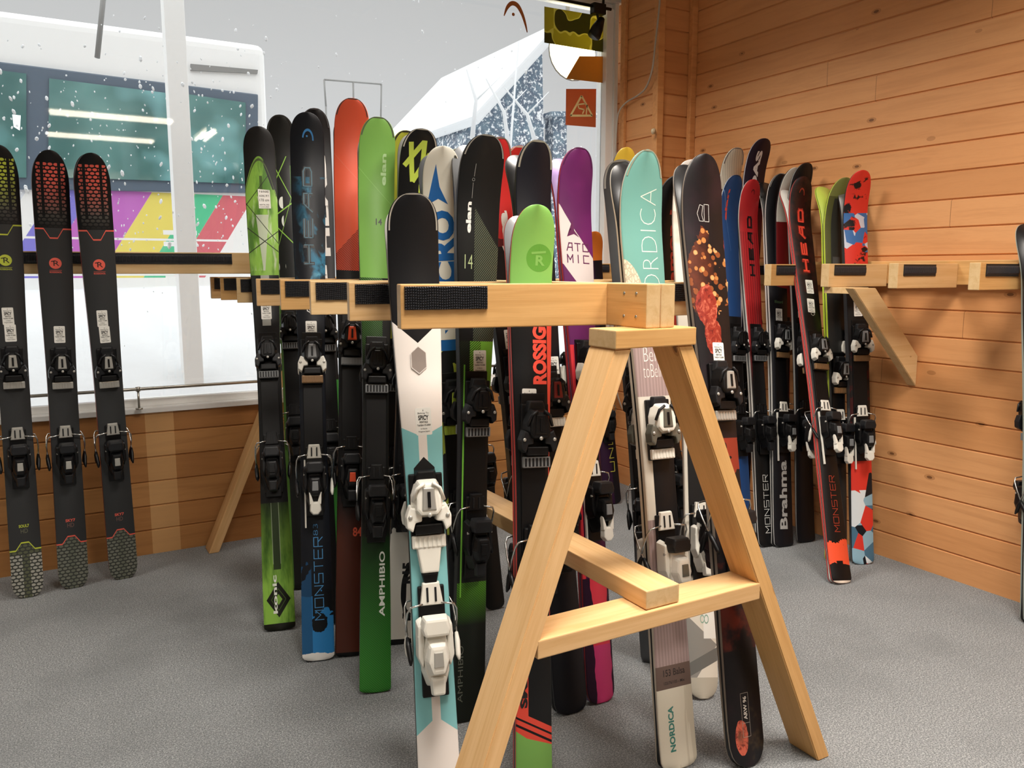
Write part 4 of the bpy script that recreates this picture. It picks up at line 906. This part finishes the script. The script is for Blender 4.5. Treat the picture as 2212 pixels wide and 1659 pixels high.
pair('smash', 'short junior ski with green tip, red lettering and green tail', 'rear ski strapped behind the short green-tipped junior ski', (1151, 1715), 1143, 455, ('y', 1.635), d_smash, side='#e2504a', nrm=(-.18, -1), stick=((-.008, .668),), toe=.615, heel=.38, shape=dict(wt=.044, ww=.039, wp=.052, rb=.012, rt=.09, tip=.045), base='#7f8082')
pair('purple', 'purple ski with cream diagonal panel and pink-red tail', 'lilac-tipped rear ski strapped behind the purple ski', (1295, 1515), 1246, 332, ('y', 1.95), d_purple, side='#c4404a', pal='attack', nrm=(.0, -1), stick=((.012, .63),), toe=.60, heel=.36, shape=dict(wt=.046, ww=.038, wp=.056, rb=.05, tip=.04), base='#b79ad0')
pair('nili', 'dark plum ski with yellow outlined letters by the window end', 'rear ski strapped behind the plum ski with yellow letters', (1322, 1088), 1280, 505, ('y', 3.40), d_nili, side='#1a1a1c', nrm=(-.2, -1), stick=(), rear=False)
pair('front', 'white and teal ski with black tip, metal badge and white bindings', 'rear ski with white bindings strapped behind the white and teal ski', (952, 1755), 894, 432, ('y', 1.70), d_teal_white, side='#121214', pal='white', bs=1.12, toe=.497, heel=.288, nrm=(-.27, -.97), stick=((.004, .635),), plate=False, shape=dict(wt=.046, ww=.040, wp=.056, rb=.02, rt=.075, pt=2.5, tip=.045), base='#b9b8b2')
# right herringbone
pair('grey', 'plain dark grey ski leaning right beside the teal ski', 'rear ski strapped behind the plain dark grey ski', (1420, 1430), 1362, 355, ('y', 1.93), d_plain('#55585b', '#a8a9a6', 'dark_grey'), nrm=(-.75, -.8), stick=(), shape=dict(wt=.048, ww=.040, wp=.055), base='#4a4c4f')
pair('yel', 'yellow-tipped black ski behind the teal ski', 'rear ski strapped behind the yellow-tipped ski', ('d', .06, -.3), 1378, 337, ('y', 2.24), d_plain('#d9b73e', None, 'yellow_tip', lambda c, s, L: c.over('#151515', s.lt(.90))), nrm=NR, stick=(), shape=dict(wp=.050), rear=False)
pair('nord', 'wide teal ski with tall pale lettering, wood-look waist and cream tail', 'rear ski strapped behind the wide teal and cream ski', (1463, 1655), 1389, 340, ('y', 1.60), d_nordica, side='#cfc6b6', pal='smoke', toe=.55, heel=.34, nrm=(-.08, -1), stick=(), plate=False, shape=dict(wt=.052, ww=.044, wp=.060, rt=.12, rb=.03, tip=.045, pt=2.2))
pair('diam', 'black ski with red brushed lettering, half hidden behind the teal ski', 'rear ski strapped behind the black ski with red lettering', ('d', .03, -.04), 1437, 385, ('y', 2.09), d_text('#131214', '#c23a30', 'Diamond', .72, .93, .004, .034, .04, 'red_lettered', None, extra=lambda c, s, L: c.over('#b9382f', c.band(s, .66, .70)).over('#15080a', s.lt(.3))), nrm=NR, stick=(), shape=dict(wp=.052), rear=False)
pair('vant', 'cream and gold ski with white heel binding and grey curved tail marked 85', 'rear ski strapped behind the cream and gold ski', (1516, 1508), 1490, 362, ('y', 1.94), d_vantage, side='#c8bdb0', pal='white', nrm=(-.35, -1), stick=(), toe=.52, heel=.27, shape=dict(wt=.046, ww=.040, wp=.055, rb=.06, pb=2.4, tip=.04), rear=False)
pair('flower', 'wide black ski printed with orange and red flowers, nearest on the right arm', 'rear ski strapped behind the black flowered ski', (1612, 1652), 1524, 345, ('y', 1.585), d_flower, side='#8d8378', pal='silver', toe=.60, heel=.37, nrm=(-.05, -1), stick=((.010, .660),), plate=False, shape=dict(wt=.054, ww=.047, wp=.064, rb=.07, pb=2.4, rt=.12, tip=.03, pt=2.3))
# along the right wall
pair('cream', 'cream ski with grey lines and pale tip, behind the flowered ski', 'rear ski strapped behind the cream ski', ('d', -.04, -.10), 1573, 327, ('x', 2.868), d_plain('#e6dfce', '#8f8f93', 'cream_lines', lambda c, s, L: c.over('#8a8578', lines_mask(c.x*4+c.z, .05, .08)).over('#141414', s.lt(.6))), side='#c9c4b8', nrm=NW, stick=(), rear=False)
pair('adas', 'tall dark purple ski with slanted white lettering, highest by the wall', 'rear ski strapped behind the tall dark purple ski', ('d', -.02, -.02), 1617, 305, ('x', 2.858), d_text('#221426', '#dcd8d8', 'ADAS', .835, .972, -.015, .015, .05, 'dark_purple', None, extra=lambda c, s, L: c.over('#7a2238', c.band(s, .6, .83))), side='#b9b2b4', nrm=NW, stick=(), rear=False)
pair('blue', 'deep blue ski with red lettering at the tip, right of the flowered ski', 'rear ski strapped behind the deep blue ski', ('w', 2.53, 2.43), 1577, 390, ('y', 2.67), d_text('#20457a', '#e0503c', 'elan', .885, .965, -.026, -.014, .04, 'deep_blue', '#233a5e', extra=lambda c, s, L: c.over('#5d7fae', ((c.x+.05)*(c.x+.05)*60+s-.96).abs().lt(.0025)*s.gt(.8)).over('#121315', c.band(s, .25, .62)), more=()), side='#c4c4c0', pal='black', nrm=(-.05, -1), stick=(), shape=dict(wp=.052))
pair('headr', 'red ski with black block letters and white edges by the wall', 'rear ski strapped behind the red ski with black letters', (1655, 1180), 1621, 398, ('y', 2.665), d_headred, side='#dcd9d2', nrm=(-.12, -1), stick=(.565,), shape=dict(wt=.046, ww=.037, wp=.052, tip=.05))
pair('brahma', 'black ski with grey bull print and pale grey lettering near the tail', 'rear ski strapped behind the black bull print ski', (1690, 1180), 1676, 385, ('x', 2.85), d_brahma, side='#cfcdc8', pal='attack', nrm=NW, stick=(.615,), shape=dict(wt=.050, ww=.044, wp=.056, rb=.02, tip=.05))
pair('whitetip', 'white-tipped ski peeking out behind the bull print ski', 'rear ski strapped behind the white-tipped ski', ('d', -.02, -.06), 1690, 368, ('x', 2.882), d_plain('#dedad0', None, 'white_tip', lambda c, s, L: c.over('#7a1a1c', s.lt(.86))), pal='attack', nrm=NW, stick=(), shape=dict(wp=.046), rear=False)
pair('blk', 'plain black ski with rounded black tip close to the wall', 'rear ski strapped behind the plain black ski by the wall', (1738, 1170), 1724, 361, ('x', 2.868), d_plain('#17161a', '#232226', 'plain_black'), side='#8e8c88', nrm=NW, stick=(.60,), shape=dict(wt=.048, ww=.040, wp=.052, rb=.015), rear=False)
pair('headm', 'black ski with glowing red letters and orange splash tail, leaning at the wall', 'rear ski strapped behind the black ski with orange splash tail', (1815, 1260), 1741, 397, ('x', 2.772), d_headblack, side='#c74a45', pal='attack', nrm=(-.22, -1), stick=(.665, (.004, .715)), toe=.545, heel=.36, shape=dict(wt=.046, ww=.038, wp=.053, rb=.03, tip=.05), base='#cfccc5')
pair('salo', 'olive and black ski with lime edges and square lime badge', 'lime rear ski strapped behind the olive ski', (1806, 1213), 1802, 394, ('x', 2.845), d_salomon, side='#c6dd45', pal='attack', nrm=(-.2, -1), stick=(.43,), toe=.49, heel=.33, shape=dict(wt=.048, ww=.040, wp=.055, tip=.06), base='#b9cc55')
pair('floral', 'red floral ski with blue and white flower, rightmost of the wall group', 'grey-tipped rear ski strapped behind the red floral ski', (1862, 1217), 1848, 378, ('x', 2.872), d_floral, side='#3c3c40', pal='attack', nrm=(-.45, -1), stick=(.655,), toe=.57, heel=.34, shape=dict(wt=.046, ww=.042, wp=.050, rb=.03), base='#85837e')
pair('edge', 'black ski leaning on the wall rack at the right edge of the photo', 'rear ski strapped behind the black ski at the right edge', (2238, 1345), 2247, 478, ('x', 2.83), d_plain('#1a1c1b', None, 'edge_black'), side='#9ba39a', nrm=(-.5, -1), stick=(), toe=.52, shape=dict(wt=.050, ww=.044, wp=.058, rt=.11))
print('SKIS', SKILEN)

def seethrough(m, amt=.6):
    # thin paper or vinyl lets part of the daylight through
    n = m.node_tree; p = n.nodes['Principled BSDF']; o = n.nodes['Material Output']; t = n.nodes.new('ShaderNodeBsdfTranslucent'); x = n.nodes.new('ShaderNodeMixShader'); x.inputs[0].default_value = amt
    if p.inputs['Base Color'].links: n.links.new(p.inputs['Base Color'].links[0].from_socket, t.inputs[0])
    else: t.inputs[0].default_value = p.inputs['Base Color'].default_value
    n.links.new(p.outputs[0], x.inputs[1]); n.links.new(t.outputs[0], x.inputs[2]); n.links.new(x.outputs[0], o.inputs[0]); return m
# ------------------------------------------------------------------ things on and by the window
glassY = YW+.052
def on_glass(name, px_pts, label, cat, mat, y=glassY, th=.0012):
    P = [hit(px, py, 1, y) for px, py in px_pts]; o = P[0]; m = MB(); m.prism([(p.x-o.x, p.z-o.z) for p in P], 0, th, mat); 
    t = m.build(name); t.location = (o.x, y, o.z); tag(t, label, cat); return t, o
def olive():
    c = Ctx('olive_poster', .5); n = c.noise(9, 1, .3, off=1.); c.over('#c2b850'); c.over('#6a6732', n.gt(.53)); c.over('#e0d880', c.band(n, .50, .53)); return c.done()
pst, _ = on_glass('poster', [(1176, 14), (1306, 36), (1305, 113), (1176, 92)], 'olive yellow poster with dark blobs at the top right of the window', 'poster', seethrough(olive()))
on_glass('poster', [(1252, 121), (1303, 122), (1303, 179), (1223, 170)], 'plain brown slanted poster on the window under the olive one', 'poster', seethrough(flat('brown_poster', '#c8944a', .6)))
lg, o = on_glass('logo_sticker', [(1223, 192), (1288, 192), (1287, 275), (1222, 270)], 'orange-red square sticker with a pale triangle mark on the window', 'sticker', seethrough(flat('orange_red_sticker', '#e08a5c', .5)))
def decal_on(o_, parent, y, lines, wd, h, name):
    b = bmesh.new(); P = [[hit(*p, 1, y) for p in l] for l in lines]
    for a, c in P:
        dx, dz = c.x-a.x, c.z-a.z; n = math.hypot(dx, dz); ex, ez = -dz/n*wd/2, dx/n*wd/2
        q = [b.verts.new((p.x+s*ex-o_.x, -.0015, p.z+s*ez-o_.z)) for p, s in ((a, 1), (a, -1), (c, -1), (c, 1))]; b.faces.new(q)
    me = bpy.data.meshes.new(name); b.to_mesh(me); b.free(); me.materials.append(h); inst(name, me, parent)
pale = flat('pale_yellow_print', '#f0dfa0', .6)
decal_on(o, lg, glassY, [((1256, 207), (1232, 250)), ((1232, 250), (1279, 250)), ((1256, 207), (1279, 250))], .011, pale, 'emblem')
decal_on(o, lg, glassY, [((1264, 224), (1248, 226)), ((1248, 226), (1250, 234)), ((1250, 234), (1262, 237)), ((1262, 237), (1258, 246)), ((1268, 226), (1266, 248))], .007, pale, 'lettering')
# orange arc mark
P = [(1089, 34), (1096, 16), (1106, 7), (1118, 12), (1128, 30), (1135, 52), (1139, 70)]
W_ = [.004, .013, .017, .018, .014, .010, .004]; b = bmesh.new(); Q = [hit(*p, 1, glassY) for p in P]; prev = None; o = Q[0]
def _cr(A, n=5):
    out = []
    for i in range(len(A)-1):
        p0, p1, p2, p3 = A[max(i-1, 0)], A[i], A[i+1], A[min(i+2, len(A)-1)]
        for k in range(n): u = k/n; out.append(.5*((2*p1)+(p2-p0)*u+(2*p0-5*p1+4*p2-p3)*u*u+(3*p1-p0-3*p2+p3)*u*u*u))
    return out+[A[-1]]
Q = _cr(Q); W_ = _cr(W_); F1 = []
for i, q in enumerate(Q):
    a = Q[max(i-1, 0)]; c = Q[min(i+1, len(Q)-1)]; dx, dz = c.x-a.x, c.z-a.z; n = math.hypot(dx, dz); nx, nz = -dz/n, dx/n
    F1.append([(q.x+s*nx*W_[i]*.6-o.x, q.z+s*nz*W_[i]*.6-o.z) for s in (1, -1)])
m = MB(); m.prism([f[0] for f in F1]+[f[1] for f in F1[::-1]], 0, .0012, seethrough(flat('orange_vinyl', '#d08a50', .5), .4)); t = m.build('arc_sticker'); t.location = (o.x, glassY, o.z); tag(t, 'orange-brown curved arc sticker high on the window', 'sticker')
q = hit(1109, 31, 1, glassY); m = MB(); m.prism([(math.cos(a*.5236)*.008+q.x-o.x, math.sin(a*.5236)*.008+q.z-o.z) for a in range(12)], 0, .0012, seethrough(flat('orange_vinyl', '#d08a50', .5), .4)); m.build('dot', t)
fl = thing('floodlight', 'bright floodlight shining outside behind the olive poster', 'lamp', T(*hit(1236, 112, 1, YW+.42)))
m = MB(); m.tube([(0, 0, 0), (0, .09, 0)], [.16, .08], flat('lamp_grey', '#b9b9b4', .4), 24); m.build('housing', fl)
m = MB(); m.tube([(0, -.008, 0), (0, -.002, 0)], .152, emis('floodlight_lens', '#fff0c0', 9.0), 24); m.build('lens', fl)
m = MB(); m.tube([(0, .05, .1), (0, .05, 1.2)], .012, flat('lamp_grey', '#b9b9b4', .4), 10); m.build('hanger', fl)
# clip lamp on a rod at the top right of the window
M_DRK = flat('dark_lamp_metal', '#1e1d1a', .4, .5)
cl = thing('clip_lamp', 'dark clip-on spotlight hanging from the rod at the window top corner', 'lamp', T(*hit(1292, 20, 1, YW-.06)))
c0 = hit(1292, 20, 1, YW-.06)
def lp(x, y, d=0): p = hit(x, y, 1, YW-.06+d); return p-c0
m = MB(); m.tube([lp(1306, -40), lp(1303, 8), lp(1290, 30), lp(1294, 48)], .007, M_DRK); m.build('stem', cl)
m = MB(); m.box(lp(1283, 30)-Vector((.012, .02, .0)), lp(1301, 10)+Vector((.012, .02, .0)), M_DRK, .005); m.build('clamp', cl)
m = MB(); m.tube([lp(1300, 40), lp(1291, 60), lp(1283, 78)], [.016, .030, .034], M_DRK, 16); m.build('lamp_head', cl)
rod = thing('curtain_rod', 'thin dark rod running along the top of the window', 'rod', T(1.0, YW-.06, hit(1292, 15, 1, YW-.06).z)); m = MB(); m.tube([(-3, 0, 0), (1.62, 0, 0)], .008, M_DRK); m.build('bar', rod)
# cable down the pier, white button
M_CAB = flat('grey_white_cable', '#b9b2a6', .5)
cp = [(1426, -60, PY-.018), (1425, 5, PY-.018), (1415, 100, PY-.018), (1409, 150, PY-.022)]
pts = [hit(a, b_, 1, c_) for a, b_, c_ in cp]+[hit(a, b_, 0, PX-.024) for a, b_ in ((1396, 188), (1378, 206), (1352, 222))]+[hit(a, b_, 1, YW-.05) for a, b_ in ((1336, 245), (1331, 290), (1328, 360), (1322, 560), (1318, 760), (1331, 840), (1343, 880), (1350, 890))]
sm = []
for i in range(len(pts)-1):
    p0, p1, p2, p3 = pts[max(i-1, 0)], pts[i], pts[i+1], pts[min(i+2, len(pts)-1)]
    for k in range(5):
        u = k/5; sm.append(.5*((2*p1)+(p2-p0)*u+(2*p0-5*p1+4*p2-p3)*u*u+(3*p1-p0-3*p2+p3)*u*u*u))
sm.append(pts[-1]); m = MB(); m.tube([p-pts[0] for p in sm], .0045, M_CAB, 8); t = m.build('cable'); t.location = pts[0]; tag(t, 'thin pale cable hanging down the planked pier beside the window', 'cable')
q = hit(1411, 284, 1, PY-.014); m = MB(); m.tube([(0, 0, 0), (0, -.006, 0)], .0145, flat('cream_button', '#e3d3b0', .4), 20); t = m.build('wall_button'); t.location = q; tag(t, 'small round cream cover on the pier corner', 'cover')

# ------------------------------------------------------------------ outside: snow, bus, post, snowy roof
def snow_mat():
    c = Ctx('snow', .8, .2); c.over('#e2e5e7'); c.bump(c.noise(6, 4), .3, .03); return c.done()
M_SNOW = snow_mat()
def snow_bank():
    bm = bmesh.new(); g = []
    for j in range(40):
        y = YW+.13+j*.35 if j < 10 else YW+3.6+(j-10)*1.4
        row = []
        for i in range(60):
            x = -16+i*.6; h = -.1 + 1.16*cosi((y-YW-.4)/2.2)*(1 if y < 6.6 else max(.2, 1-(y-6.6)*.25)) + .03*noise.noise(Vector((x*.7, y*.7, 0)))
            row.append(bm.verts.new((x, y, h)))
        g.append(row)
    for a, b in zip(g, g[1:]):
        for i in range(59): f = bm.faces.new((a[i], a[i+1], b[i+1], b[i])); f.smooth = True
    me = bpy.data.meshes.new('snow_ground'); bm.to_mesh(me); bm.free(); me.materials.append(M_SNOW); o = bpy.data.objects.new('snow_ground', me); link(o); structure(o)
snow_bank()
BY = 6.7
bus = thing('bus', 'white bus with dark teal windows and rainbow stripes behind the snow bank outside', 'bus', T(0, BY, 0))
def bp(px, py, y=BY): return hit(px, py, 1, y)
def stripes():
    c = Ctx('white_bus_paint_with_stripes', .35, coat=.3); c.over('#f3f3f1')
    top_ = bp(300, 420).z; bot = bp(300, 600).z
    def band_(x0, x1, col):      # pixel columns along y=425, slanting down to the left
        a, b = bp(x0, 425).x, bp(x1, 428).x; k = (bp(325, 425).x-bp(248, 548).x)/(bp(325, 425).z-bp(248, 548).z)
        q = c.x-(c.z-top_)*k; c.over(col, c.band(q, a, b)*c.z.lt(top_+.02)*c.z.gt(bot))
    band_(-200, 60, '#dfe3ea'); band_(120, 215, '#8580d6'); band_(200, 325, '#c470c4'); band_(325, 418, '#ecdc70'); band_(418, 478, '#5cc898'); band_(478, 545, '#d8707a')
    z = c.z; c.over('#f3f3f1', z.lt(bp(300, 492).z)*lines_mask(z, .085, .4)*c.band(c.x, bp(352, 500).x, bp(425, 500).x)); c.over('#f3f3f1', lines_mask(z+.03, .13, .12)*z.lt(bp(300, 500).z))
    return c.done()
xe = bp(585, 400).x; m = MB(); m.box((-9, 0, .35), (xe, 2.4, bp(300, 60).z), stripes(), .08, seg=4); m.build('body', bus)
def tint():
    c = Ctx('tinted_bus_glass', .08, .6); n = c.noise(1.6, 3, .5); c.over('#6f9c98'); c.over('#446e6c', n.ramp(.38, .6)); c.over('#8cc4c8', c.noise(2.6, 2, .5, off=5).ramp(.55, .7)*.7); return c.done()
M_TINT = tint(); M_GASK = flat('window_surround_dark', '#5c6b7b', .4)
def quad(pts, y0, y1, mat, bev=0):
    P = [bp(*p) for p in pts]; m = MB(); m.prism([(p.x, p.z) for p in P], y0, y1, mat, bev); return m
quad([(-40, 130), (556, 205), (556, 418), (-40, 408)], -.03, .01, M_GASK, .01).build('window_surround', bus)
for pts in ([(-38, 150), (57, 162), (57, 385), (-38, 384)], [(106, 172), (364, 204), (371, 392), (104, 384)], [(406, 206), (528, 224), (528, 398), (414, 394)]):
    quad(pts, -.045, -.028, M_TINT).build('window', bus)
M_REFL = emis('shop_tube_reflection', '#ffffff', 1.2)  # glowing slabs painted in as the shop tubes' reflections on the glass
quad([(432, 304), (462, 285), (458, 280), (424, 300)], -.05, -.046, M_REFL).build('tube_reflection', bus)
quad([(27, 250), (45, 252), (43, 284), (30, 276)], -.05, -.046, M_REFL).build('tube_reflection', bus)
m = quad([(411, 139), (556, 152), (555, 160), (411, 153)], -.02, .01, flat('grey_vent', '#8c8c8a', .7)); m.build('roof_vent', bus)
p0, p1 = hit(383, 500, 1, 5.2), hit(405, 500, 1, 5.2)
m = MB(); m.box((-.045, -.06, -.9), (.065, .06, 4.2), flat('white_post_paint', '#f4f4f2', .6), .006); t = m.build('post'); t.location = (hit(384, 300, 1, 5.2).x, 5.2, .6); tag(t, 'white vertical post in the snow in front of the bus', 'post')
m = MB(); a, b_ = hit(229, -60, 1, 6.0), hit(210, 125, 1, 6.0); m.tube([Vector((0, 0, 0)), b_-a], .016, flat('thin_grey_pole', '#8a8a88', .6), 8); t = m.build('pole'); t.location = a; tag(t, 'thin grey slanting pole high outside the left window', 'pole')
# snowy house roof and porch
def roofm():
    c = Ctx('slate_blue_snowy_roof', .7); n = c.noise(4, 5, .7); f = c.noise(22, 4, .7); c.over('#6f8796'); c.over('#4f5f74', n.ramp(.4, .6)); c.over('#f2f5f7', f.ramp(.53, .58)); c.over('#f2f5f7', n.ramp(.58, .62)); return c.done()
HYD = 9.0
hs = thing('house', 'snow covered house with slate blue gable beyond the window', 'house', T(0, HYD, 0)); MR = roofm()
def hp_(px, py): p = hit(px, py, 1, HYD); return (p.x, p.z)
m = MB(); m.prism([hp_(1012, 275), hp_(1172, 92), hp_(1176, 330), hp_(1004, 330)], 0, 3, MR, .02); m.build('gable', hs)
m = MB(); m.prism([hp_(990, 262), hp_(1176, 60), hp_(1176, 90), hp_(1004, 280)], -.35, 3, M_SNOW, .03); m.build('roof_snow', hs)
q0, q1 = hp_(1004, 329), hp_(1176, 329); m = MB(); m.box((q0[0], .02, -.2), (q1[0], 2.98, max(q0[1], q1[1])), M_SNOW); m.build('lower_wall', hs)
m = MB(); m.prism([hp_(1195, 250), hp_(1225, 250), (hp_(1225, 330)[0], -.2), (hp_(1195, 330)[0], -.2)], 0, .2, MR, .01); m.build('porch_post', hs)
m = MB(); m.prism([hp_(1182, 243), hp_(1300, 243), hp_(1300, 252), hp_(1182, 252)], -.1, 1, MR, .01); m.build('porch_beam', hs)
for i, (a, b_) in enumerate((((1040, 330), (1120, 90)), ((1100, 330), (1050, 170)), ((1160, 320), (1090, 190)), ((1020, 300), (1008, 150)))):
    p, q = hit(*a, 1, 8.2), hit(*b_, 1, 8.2); p.z = .2 if i == 0 else p.z; mm = p.lerp(q, .5)+Vector((.08, 0, .05))
    m = MB(); m.tube([Vector((0, 0, 0)), mm-p, q-p], [.03, .02, .008], M_SNOW, 8); m.tube([mm-p, mm-p+Vector((.35, .1, .3))], [.012, .004], M_SNOW, 6); t = m.build('snowy_branch'); t.location = p; tag(t, 'snow coated bare branch in front of the house outside', 'branch', 'snow coated branches outside')
# dim grey frame of a far facade
fr_ = thing('sign_frame', 'thin grey outlined frame standing far outside beyond the snow', 'frame', T(0, 11, 0))
for a, b_ in (((700, 172), (824, 182)), ((700, 172), (704, 230)), ((763, 178), (764, 240)), ((824, 182), (822, 285)), ((704, 230), None), ((822, 285), None)):
    p = hit(*a, 1, 11); q = hit(*b_, 1, 11) if b_ else Vector((p.x, 11, -.2)); m = MB(); m.tube([(p.x, 0, p.z), (q.x, 0, q.z)], .012, flat('thin_grey_pole', '#8a8a88', .6), 6); m.build('bar', fr_)
# falling snow
bm = bmesh.new()
for i in range(1700):
    y = random.uniform(4.6, 6.4); x = random.uniform(-4.2, 6) if i < 700 else random.uniform(-2.6, 1.4); z = random.uniform(.6, 3.4) if i < 700 else random.uniform(1.2, 2.45); r = random.choice((.003, .004, .005, .009))*random.uniform(.7, 1.2)
    M = T(x, y, z)@Rm(random.uniform(-.5, .5), 'Y')@Matrix.Diagonal((r, r, r*random.uniform(1, 2.2), 1))
    bmesh.ops.create_icosphere(bm, subdivisions=1, radius=1, matrix=M)
me = bpy.data.meshes.new('falling_snow'); bm.to_mesh(me); bm.free(); me.materials.append(M_SNOW); fs = link(bpy.data.objects.new('falling_snow', me)); fs['kind'] = 'stuff'; tag(fs, 'snowflakes falling outside between the window and the bus', 'snow')
